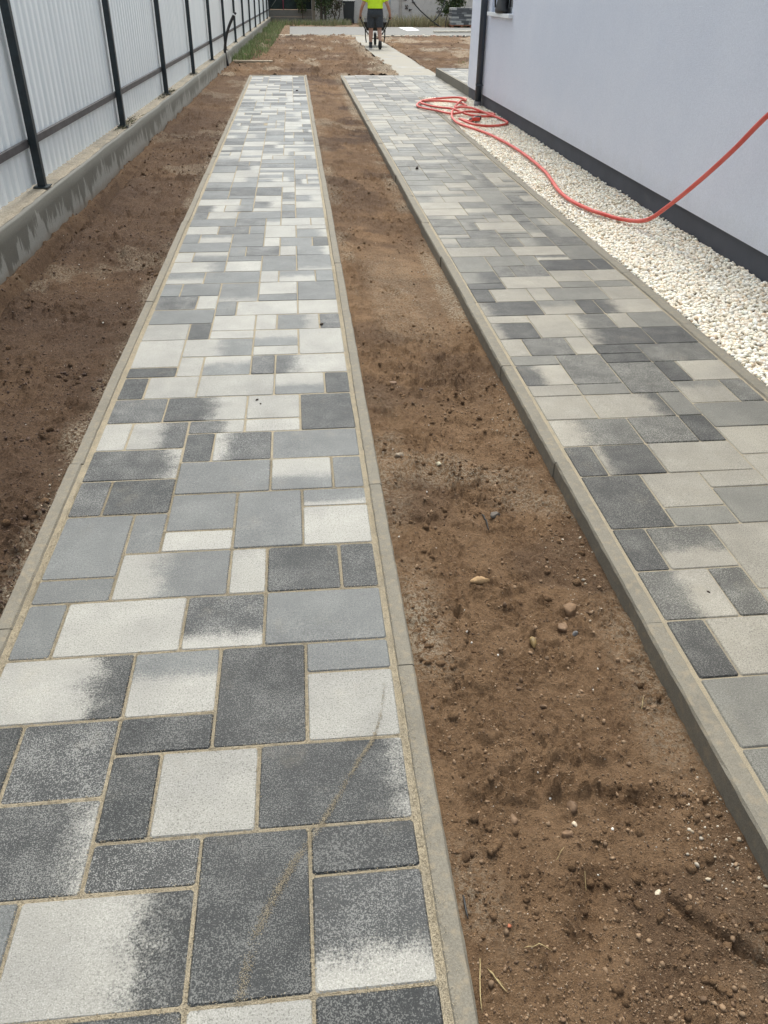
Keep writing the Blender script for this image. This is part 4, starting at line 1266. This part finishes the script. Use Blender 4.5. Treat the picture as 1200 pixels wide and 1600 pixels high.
def plant(name, base, center, radii, n, size, label, cat, seed, trunks, pal=GREEN):
    t = empty(name, base)
    tag(t, label, cat)
    c = tuple(center[i] - base[i] for i in range(3))
    V, F, C = leaves(c, radii, n, size, pal, seed)
    me = np_mesh('crown', V, F); vcol(me, 'tint', C); obj('crown', me, M_LEAF, t)
    mb = MB()
    for tr in trunks:
        P = spline([(a[0], a[1], a[2]) for a in tr], 5)
        mb.tube(P, list(np.linspace(tr[0][3], tr[-1][3], len(P))), 8)
    mb.build('trunk', plain('bark_' + name, (0.075, 0.06, 0.045), 0.9, 0.35, 20, bump=0.01), t, True)
    return t


# back boundary: low concrete panels with a dark screen above, left
panel = empty('panel_fence', (-1.2, 48.6, 0))
tag(panel, 'grey concrete panel fence with dark green screen above at the far left', 'fence')
M_PANEL = concrete_material('panel_concrete', (0.20, 0.19, 0.17), 0.4)
for z0, z1 in ((-0.1, 0.30), (0.306, 0.62)):
    MB().box(0.0, 2.25, 0.0, 0.06, z0, z1).build('concrete_panel', M_PANEL, panel, bevel=0.01)
MB().box(2.27, 2.43, -0.05, 0.12, -0.1, 2.2).build('concrete_post', concrete_material('post_concrete', (0.30, 0.27, 0.22), 0.3), panel, bevel=0.015)
MB().box(0.0, 2.25, 0.09, 0.11, 0.63, 2.3).build('screen', plain('green_screen', (0.018, 0.032, 0.03), 0.8, 0.35, 5), panel)
MB().tube([(0.78, 0.03, 0.62), (0.78, 0.03, 2.3)], 0.022, 8).build('pink_pole', plain('pink_paint', (0.5, 0.12, 0.2), 0.5), panel, True)
MB().tube([(0.15, 0.05, 0.72), (0.55, 0.05, 1.2)], 0.018, 6).build('brace', plain('brace_grey', (0.2, 0.22, 0.2), 0.6), panel, True)
plant('ivy_bush', (0.55, 48.2, 0), (0.55, 48.35, 1.15), (0.45, 0.15, 0.55), 900, 0.06, 'green ivy bush growing over the dark screen', 'bush', 4, [[(0, 0, -0.05, 0.03), (0.02, 0.02, 0.5, 0.025), (0.0, 0.1, 1.2, 0.012)]])
plant('leafy_tree', (1.62, 47.6, 0), (1.65, 47.7, 1.9), (0.62, 0.6, 1.35), 5200, 0.075, 'dark leafy tree between the concrete post and the bin', 'tree', 9,
      [[(-0.12, 0, -0.1, 0.09), (-0.1, 0, 0.8, 0.075), (-0.2, 0.05, 2.2, 0.03)], [(0.1, 0, -0.1, 0.08), (0.12, 0.02, 0.9, 0.06), (0.3, 0.1, 2.3, 0.02)], [(0.02, 0.05, 0.6, 0.04), (0.35, 0.1, 1.5, 0.02)]])
plant('bare_bush', (2.25, 48.3, 0), (2.25, 48.4, 1.2), (0.4, 0.3, 0.8), 1500, 0.055, 'brownish sparse bush beside the dark bin', 'bush', 12,
      [[(-0.1, 0, 0, 0.03), (0.1, 0, 0.7, 0.025), (0.4, 0, 1.5, 0.012)], [(0.1, 0, 0, 0.03), (-0.2, 0, 0.8, 0.02), (-0.35, 0.1, 1.6, 0.01)], [(0, 0, 0, 0.03), (0.25, 0, 0.5, 0.025), (0.15, 0, 1.6, 0.015)]],
      [(0.10, 0.085, 0.05), (0.06, 0.075, 0.03), (0.13, 0.10, 0.065)])
# wheelie bin
binr = empty('wheelie_bin', (3.0, 48.9, 0))
tag(binr, 'dark grey wheelie bin standing before the far wall', 'bin')
M_BIN = plain('bin_plastic', (0.022, 0.03, 0.036), 0.5, 0.15, 6)
MB().add([(-0.24, -0.28, 0.05), (0.24, -0.28, 0.05), (0.24, 0.26, 0.05), (-0.24, 0.26, 0.05), (-0.30, -0.36, 0.98), (0.30, -0.36, 0.98), (0.30, 0.34, 0.98), (-0.30, 0.34, 0.98)],
         [(0, 3, 2, 1), (4, 5, 6, 7), (0, 1, 5, 4), (1, 2, 6, 5), (2, 3, 7, 6), (3, 0, 4, 7)]).build('bin_body', M_BIN, binr, bevel=0.02)
MB().prism([(-0.40, 0.985), (0.38, 0.985), (0.38, 1.04), (0.0, 1.10), (-0.40, 1.03)], 0, -0.325, 0.325).build('lid', M_BIN, binr, bevel=0.01)
for s in (-1, 1):
    MB().tube([(s * 0.245, 0.24, 0.1), (s * 0.30, 0.24, 0.1)], 0.1, 16).build('wheel', M_BLACK, binr)
# far wall on the right
fw = empty('boundary_wall', (3.4, 50.2, 0))
tag(fw, 'pale grey concrete boundary wall with piers behind the weeds', 'wall')
M_FW = concrete_material('far_wall_plaster', (0.60, 0.595, 0.575), 0.45)
for k in range(-1, 5):
    MB().box(k * 2.6, k * 2.6 + 2.44, 0, 0.1, -0.1, 2.4).build('wall_panel', M_FW, fw)
    MB().box(k * 2.6 + 2.445, k * 2.6 + 2.595, -0.04, 0.14, -0.1, 2.45).build('pier', concrete_material('pier_concrete', (0.45, 0.43, 0.40), 0.4), fw)
for k, (x, z, h) in enumerate([(1.35, 0.75, 0.35), (2.85, 0.75, 0.25), (3.2, 0.95, 0.12), (4.6, 0.6, 0.3), (4.75, 0.45, 0.25), (4.55, 1.05, 0.12), (2.75, 1.1, 0.14), (3.05, 0.62, 0.1)]):
    V, F, C = leaves((x, -0.06, z), (0.09, 0.03, h * 0.5), 70, 0.035, [(0.03, 0.025, 0.025), (0.05, 0.035, 0.03)], 200 + k)
    me = np_mesh('dead_vine', V, F); vcol(me, 'tint', C); obj('dead_vine', me, M_LEAF, fw)
tag(MB().tube([(4.95, 46.6, -0.05), (4.95, 46.6, 2.4)], 0.06, 10).build('grey_pole', plain('galvanised', (0.42, 0.47, 0.52), 0.4, 0.1, 4, 0.4), None, True), 'pale galvanised pole before the far wall', 'pole')

# black cables looping from above the frame down to the weeds
M_CABLE = plain('cable', (0.02, 0.02, 0.02), 0.6)
def cable(pts, label, r=0.03):
    b = pts[-1]
    tag(MB().tube([(p[0] - b[0], p[1] - b[1], p[2] - b[2]) for p in spline(pts, 7)], r, 7).build('cable', M_CABLE, None, True, loc=b), label, 'cable', 'cables before the far wall')
cable([(5.55, 44.9, 2.2), (5.7, 44.8, 1.5), (5.86, 44.7, 1.1), (6.2, 44.7, 0.75), (6.7, 44.7, 0.38), (7.1, 44.6, 0.12), (7.35, 44.6, 0.0)], 'thick black cable slanting down to the right before the far wall')
cable([(7.45, 44.9, 2.2), (7.44, 44.8, 1.2), (7.3, 44.8, 0.75), (7.1, 44.7, 0.45), (6.85, 44.65, 0.24)], 'thick black cable curving down to the left before the far wall')
cable([(7.75, 44.3, 0.62), (7.6, 44.3, 0.60), (7.5, 44.3, 0.45), (7.46, 44.3, 0.2), (7.45, 44.3, 0.0)], 'thin dark pipe arching beside the paver pallet', 0.018)

# pallet of pavers
pal = empty('paver_pallet', (8.3, 44.9, 0))
tag(pal, 'wooden pallet stacked with grey paving slabs', 'pallet')
M_PW = plain('pallet_wood', (0.30, 0.13, 0.075), 0.85, 0.3, 8)
MB().box(-0.55, 0.55, -0.45, 0.45, 0.1, 0.135).build('deck', M_PW, pal)
for x in (-0.5, -0.05, 0.4):
    MB().box(x, x + 0.1, -0.45, 0.45, 0.0, 0.098).build('bearer', M_PW, pal)
rq = random.Random(8)
mats = [plain('stack_a', (0.42, 0.42, 0.40), 0.8), plain('stack_b', (0.20, 0.205, 0.21), 0.8), plain('stack_c', (0.10, 0.105, 0.11), 0.8)]
for lv in range(8):
    x = -0.53
    while x < 0.5:
        w = rq.choice([0.25, 0.37, 0.25]); w = min(w, 0.53 - x)
        if w < 0.06: break
        MB().box(x, x + w - 0.008, -0.42, 0.42, 0.138 + lv * 0.088, 0.138 + lv * 0.088 + 0.08).build('stacked_slab', rq.choice(mats), pal)
        x += w
plant('shrub', (8.0, 46.6, 0), (8.05, 46.6, 1.3), (0.65, 0.5, 0.75), 2600, 0.07, 'green shrub behind the pallet of slabs', 'bush', 15, [[(0, 0, -0.05, 0.05), (0.05, 0, 0.6, 0.04), (0, 0, 1.3, 0.02)]])


# ================================================================== GRASS AND WEEDS
def blades(name, n, xf, yr, h0, h1, w, pal, label, cat, seed, zf=None, clump=2.0, thr=0.4):
    r = np.random.default_rng(seed)
    Y = r.uniform(yr[0], yr[1], n); X = xf(Y, r.uniform(0, 1, n))
    k = fbm(X, Y, clump, 3, seed) > thr; X = X[k]; Y = Y[k]; n = len(X)
    B = np.stack([X, Y, np.zeros(n) - 0.02 if zf is None else zf(X, Y)], 1)
    h = r.uniform(h0, h1, n)
    lean = r.normal(0, 0.28, (n, 2)) * h[:, None]
    a = r.uniform(0, 2 * np.pi, n); s = np.stack([np.cos(a), np.sin(a), np.zeros(n)], 1) * (w * r.uniform(0.6, 1.2, n))[:, None]
    mid = B + np.stack([lean[:, 0] * 0.3, lean[:, 1] * 0.3, h * 0.6], 1); tip = B + np.stack([lean[:, 0], lean[:, 1], h], 1)
    V = np.stack([B - s, B + s, mid + s * 0.7, mid - s * 0.7, tip], 1).reshape(-1, 3)
    b = (np.arange(n) * 5)[:, None]
    F = np.concatenate([b + np.array([[0, 1, 2]]), b + np.array([[0, 2, 3]]), b + np.array([[3, 2, 4]])])
    me = np_mesh(name, V, F); pal = np.array(pal)
    C = pal[r.integers(0, len(pal), n)] * r.uniform(0.75, 1.25, (n, 1)); vcol(me, 'tint', np.repeat(C, 5, 0))
    return tag(obj(name, me, M_LEAF), label, cat, kind='stuff')


GR = [(0.20, 0.29, 0.10), (0.15, 0.23, 0.08), (0.26, 0.31, 0.14), (0.30, 0.28, 0.17)]
DRY = [(0.34, 0.29, 0.17), (0.27, 0.25, 0.14), (0.2, 0.21, 0.10), (0.38, 0.32, 0.2)]
blades('grass', 15000, lambda Y, u: fx(Y) + 0.02 + u ** 1.7 * (0.35 + 0.4 * sstep(23.5, 26, Y)), (23.3, 47.5), 0.03, 0.23, 0.008, GR, 'ragged green grass along the far footing of the fence', 'grass', 31, thr=0.43)
blades('weeds', 9000, lambda Y, u: 3.3 + u * 9.0, (44.6, 47.2), 0.12, 0.62, 0.012, DRY, 'dry yellowish weeds in front of the far wall', 'weeds', 33, thr=0.38, clump=0.9)
blades('weeds', 3500, lambda Y, u: -1.0 + u * 4.0, (45.6, 48.4), 0.08, 0.35, 0.012, DRY + GR, 'low weeds below the concrete panels and the tree', 'weeds', 35, thr=0.42, clump=1.1)
blades('grass', 900, lambda Y, u: 4.3 + u * 2.0, (22.2, 24.5), 0.02, 0.08, 0.006, GR, 'sparse green sprouts on the plot behind the terrace', 'grass', 37, thr=0.46)

# ================================================================== WORKER WITH WHEELBARROW
PXX, PYY = 2.60, 28.8
person = empty('person', (PXX, PYY, 0.0), -0.09)
person.scale = (1.16, 1.0, 1.0)
tag(person, 'worker in yellow shirt and dark shorts walking away pushing a wheelbarrow', 'person')
M_SKIN = plain('skin', (0.42, 0.235, 0.165), 0.55, 0.08, 20)


def capsule(mb, pts, n=12):
    """tapered limb with rounded ends: pts (x,y,z,r)"""
    P = [Vector(p[:3]) for p in pts]; R = [p[3] for p in pts]
    d0 = (P[0] - P[1]).normalized(); d1 = (P[-1] - P[-2]).normalized()
    PP = [P[0] + d0 * R[0] * 0.95, P[0] + d0 * R[0] * 0.6] + P + [P[-1] + d1 * R[-1] * 0.6, P[-1] + d1 * R[-1] * 0.95]
    RR = [R[0] * 0.3, R[0] * 0.8] + R + [R[-1] * 0.8, R[-1] * 0.3]
    mb.tube(PP, RR, n)


mb = MB()
mb.loft([(0, 0, 0.90, 0.10, 0.08), (0, -0.01, 0.95, 0.175, 0.125), (0, -0.01, 1.05, 0.175, 0.125), (0, 0.0, 1.15, 0.155, 0.11), (0, 0.02, 1.30, 0.175, 0.12), (0, 0.03, 1.42, 0.19, 0.12), (0, 0.035, 1.50, 0.17, 0.10), (0, 0.04, 1.56, 0.08, 0.07)], 20)
capsule(mb, [(0, 0.04, 1.52, 0.065), (0, 0.055, 1.64, 0.06)])
T, F_ = ICO2
mb.add([(v[0] * 0.078, 0.075 + v[1] * 0.098, 1.745 + v[2] * 0.125) for v in T], [tuple(f) for f in F_])
mb.add([(v[0] * 0.014, 0.176 + v[1] * 0.02, 1.73 + v[2] * 0.024) for v in T], [tuple(f) for f in F_])
for s in (-1, 1):
    mb.add([(s * 0.079 + v[0] * 0.013, 0.07 + v[1] * 0.02, 1.74 + v[2] * 0.033) for v in T], [tuple(f) for f in F_])
    capsule(mb, [(s * 0.19, 0.03, 1.46, 0.065), (s * 0.27, -0.01, 1.32, 0.055), (s * 0.335, -0.02, 1.17, 0.045), (s * 0.375, 0.04, 1.05, 0.042), (s * 0.395, 0.09, 0.95, 0.030)])
    capsule(mb, [(s * 0.397, 0.10, 0.94, 0.032), (s * 0.40, 0.13, 0.885, 0.036), (s * 0.40, 0.14, 0.86, 0.033)])
    for k, (ln, rr) in enumerate([(1.0, 0.011), (1.1, 0.012), (1.05, 0.0115), (0.85, 0.010)]):     # fingers closed round the grip
        y = 0.105 + 0.021 * k; z = 0.872 - 0.014 * k
        capsule(mb, [(s * 0.425, y, z, rr), (s * 0.432, y + 0.008, z - 0.030 * ln, rr), (s * 0.412, y + 0.012, z - 0.050 * ln, rr), (s * 0.388, y + 0.010, z - 0.043 * ln, rr * 0.9)], 6)
    capsule(mb, [(s * 0.378, 0.11, 0.895, 0.0135), (s * 0.366, 0.135, 0.862, 0.0125), (s * 0.374, 0.16, 0.835, 0.011)], 6)
# legs: left foot planted, right heel lifting
capsule(mb, [(-0.10, -0.01, 0.95, 0.10), (-0.11, 0.04, 0.72, 0.082), (-0.115, 0.09, 0.53, 0.060), (-0.118, 0.045, 0.38, 0.060), (-0.12, 0.02, 0.22, 0.045), (-0.12, 0.0, 0.09, 0.038)])
capsule(mb, [(0.10, -0.01, 0.95, 0.10), (0.11, 0.0, 0.72, 0.082), (0.115, 0.02, 0.53, 0.060), (0.125, -0.10, 0.42, 0.060), (0.13, -0.18, 0.31, 0.045), (0.135, -0.235, 0.225, 0.036)])
capsule(mb, [(-0.12, -0.03, 0.06, 0.04), (-0.12, 0.08, 0.05, 0.042), (-0.125, 0.15, 0.04, 0.035)])
capsule(mb, [(0.135, -0.225, 0.21, 0.034), (0.135, -0.195, 0.12, 0.030), (0.135, -0.165, 0.07, 0.026)])
body = mb.build('body', M_SKIN, person, True)
rm = body.modifiers.new('remesh', 'REMESH'); rm.mode = 'VOXEL'; rm.voxel_size = 0.0075; rm.use_smooth_shade = True
sm = body.modifiers.new('smooth', 'SMOOTH'); sm.factor = 0.5; sm.iterations = 3
M_VEST = plain('hi_vis', (0.60, 0.86, 0.02), 0.7, 0.06, 9)
M_SHORT = plain('shorts_cloth', (0.042, 0.052, 0.062), 0.85, 0.2, 14)
mb = MB().loft([(0, -0.012, 1.085, 0.208, 0.158), (0, -0.012, 1.10, 0.21, 0.16), (0, 0.0, 1.2, 0.205, 0.15), (0, 0.02, 1.32, 0.215, 0.15), (0, 0.03, 1.43, 0.228, 0.148), (0, 0.035, 1.50, 0.20, 0.125), (0, 0.04, 1.56, 0.10, 0.088)], 24)
for s in (-1, 1):
    mb.tube([(s * 0.15, 0.03, 1.47), (s * 0.235, 0.015, 1.40), (s * 0.275, -0.005, 1.31), (s * 0.29, -0.012, 1.27)], [0.09, 0.085, 0.078, 0.08], 14)
o = mb.build('shirt', M_VEST, person, True)
r_ = o.modifiers.new('remesh', 'REMESH'); r_.mode = 'VOXEL'; r_.voxel_size = 0.012; r_.use_smooth_shade = True
MB().loft([(0, -0.012, 1.062, 0.203, 0.152), (0, -0.012, 1.096, 0.203, 0.152)], 24).build('belt', M_BLACK, person, True)
mb = MB().loft([(0, -0.012, 0.86, 0.19, 0.13), (0, -0.016, 0.93, 0.218, 0.16), (0, -0.012, 1.02, 0.21, 0.158), (0, -0.012, 1.075, 0.198, 0.148)], 24)
mb.tube([(-0.10, -0.01, 0.95), (-0.115, 0.03, 0.75), (-0.12, 0.065, 0.585)], [0.118, 0.108, 0.105], 16)
mb.tube([(0.10, -0.01, 0.95), (0.115, 0.0, 0.75), (0.12, 0.01, 0.585)], [0.118, 0.108, 0.105], 16)
o = mb.build('shorts', M_SHORT, person, True)
r_ = o.modifiers.new('remesh', 'REMESH'); r_.mode = 'VOXEL'; r_.voxel_size = 0.012; r_.use_smooth_shade = True
M_SOLE = plain('sole', (0.6, 0.6, 0.58), 0.7)
M_SHOE = plain('shoe', (0.02, 0.021, 0.024), 0.6)
sh = MB().loft([(-0.12, 0.045, 0.018, 0.052, 0.145), (-0.12, 0.045, 0.06, 0.053, 0.142), (-0.12, 0.02, 0.10, 0.048, 0.09), (-0.12, 0.0, 0.14, 0.046, 0.055)], 18).build('shoe', M_SHOE, person, True)
MB().loft([(-0.12, 0.045, 0.0, 0.053, 0.148), (-0.12, 0.045, 0.03, 0.056, 0.15)], 18).build('sole', M_SOLE, sh, True)
foot_rot = Matrix.Translation((0.135, -0.20, 0.02)) @ Matrix.Rotation(math.radians(-62), 4, 'X')
mb = MB().loft([(0, -0.09, 0.018, 0.05, 0.142), (0, -0.09, 0.06, 0.051, 0.14), (0, -0.12, 0.10, 0.047, 0.09), (0, -0.14, 0.14, 0.045, 0.055)], 18)
sh2 = mb.build('shoe', M_SHOE, person, True); sh2.matrix_local = foot_rot
MB().loft([(0, -0.09, 0.0, 0.05, 0.145), (0, -0.09, 0.017, 0.052, 0.147)], 18).build('sole', M_SHOE, sh2, True)
MB().tube([(-0.12, 0.005, 0.13), (-0.12, 0.01, 0.185)], 0.049, 12).build('sock', M_SHOE, person, True)
mb = MB().add([(v[0] * 0.086, 0.062 + v[1] * 0.103, 1.772 + v[2] * 0.118) for v in T if True], [tuple(f) for f in F_ if np.mean([T[k][2] for k in f]) > -0.2 + 0.5 * np.mean([T[k][1] for k in f])])
mb.build('hair', plain('hair', (0.03, 0.02, 0.014), 0.8, 0.3, 60), person, True)
for s in (-1, 1):
    MB().add([(s * 0.03 + v[0] * 0.012, 0.164 + v[1] * 0.008, 1.75 + v[2] * 0.008) for v in ICO1[0]], [tuple(f) for f in ICO1[1]]).build('eye', M_BLACK, person, True)
MB().tube([(-0.025, 0.160, 1.675), (0, 0.166, 1.672), (0.025, 0.160, 1.675)], 0.006, 6).build('mouth', plain('lips', (0.32, 0.12, 0.1), 0.6), person, True)

wb = empty('wheelbarrow', (PXX + 1.4 * math.sin(0.09), PYY + 1.4 * math.cos(0.09), 0.0), -0.09)
wb.scale = (1.16, 1.0, 1.0)
tag(wb, 'black wheelbarrow pushed along the sandy path by the worker', 'wheelbarrow')
M_WB = plain('barrow_steel', (0.016, 0.018, 0.018), 0.5, 0.2, 9)
for s in (-1, 1):
    MB().tube(spline([(s * 0.40, -1.36, 0.845), (s * 0.39, -1.12, 0.80), (s * 0.30, -0.55, 0.55), (s * 0.21, 0.0, 0.36), (s * 0.06, 0.55, 0.19)], 5), 0.018, 8).build('handle', M_WB, wb, True)
    MB().tube([(s * 0.40, -1.37, 0.848), (s * 0.394, -1.20, 0.814)], 0.023, 8).build('grip', M_BLACK, wb, True)
    MB().tube(spline([(s * 0.28, -0.42, 0.50), (s * 0.27, -0.40, 0.28), (s * 0.25, -0.36, 0.12)], 4), 0.016, 8).build('leg', M_WB, wb, True)
tr = MB().add([(-0.24, -0.35, 0.46), (0.24, -0.35, 0.46), (0.2, 0.42, 0.42), (-0.2, 0.42, 0.42), (-0.33, -0.52, 0.70), (0.33, -0.52, 0.70), (0.32, 0.72, 0.76), (-0.32, 0.72, 0.76)],
              [(0, 3, 2, 1), (0, 1, 5, 4), (1, 2, 6, 5), (2, 3, 7, 6), (3, 0, 4, 7)]).build('tray', M_WB, wb)
so = tr.modifiers.new('solid', 'SOLIDIFY'); so.thickness = 0.012
whl = MB()
ringp = [(0.0, 0.55 + 0.155 * math.cos(a), 0.195 + 0.155 * math.sin(a)) for a in np.linspace(0, 2 * math.pi, 25)]
wl = whl.tube(ringp, 0.04, 10, False).build('tyre', M_BLACK, wb, True)
MB().tube([(-0.02, 0.55, 0.195), (0.02, 0.55, 0.195)], 0.12, 16).build('rim', plain('rim_paint', (0.12, 0.12, 0.12), 0.5), wb)
MB().tube([(-0.10, 0.55, 0.195), (0.10, 0.55, 0.195)], 0.012, 8).build('axle', M_WB, wb, True)
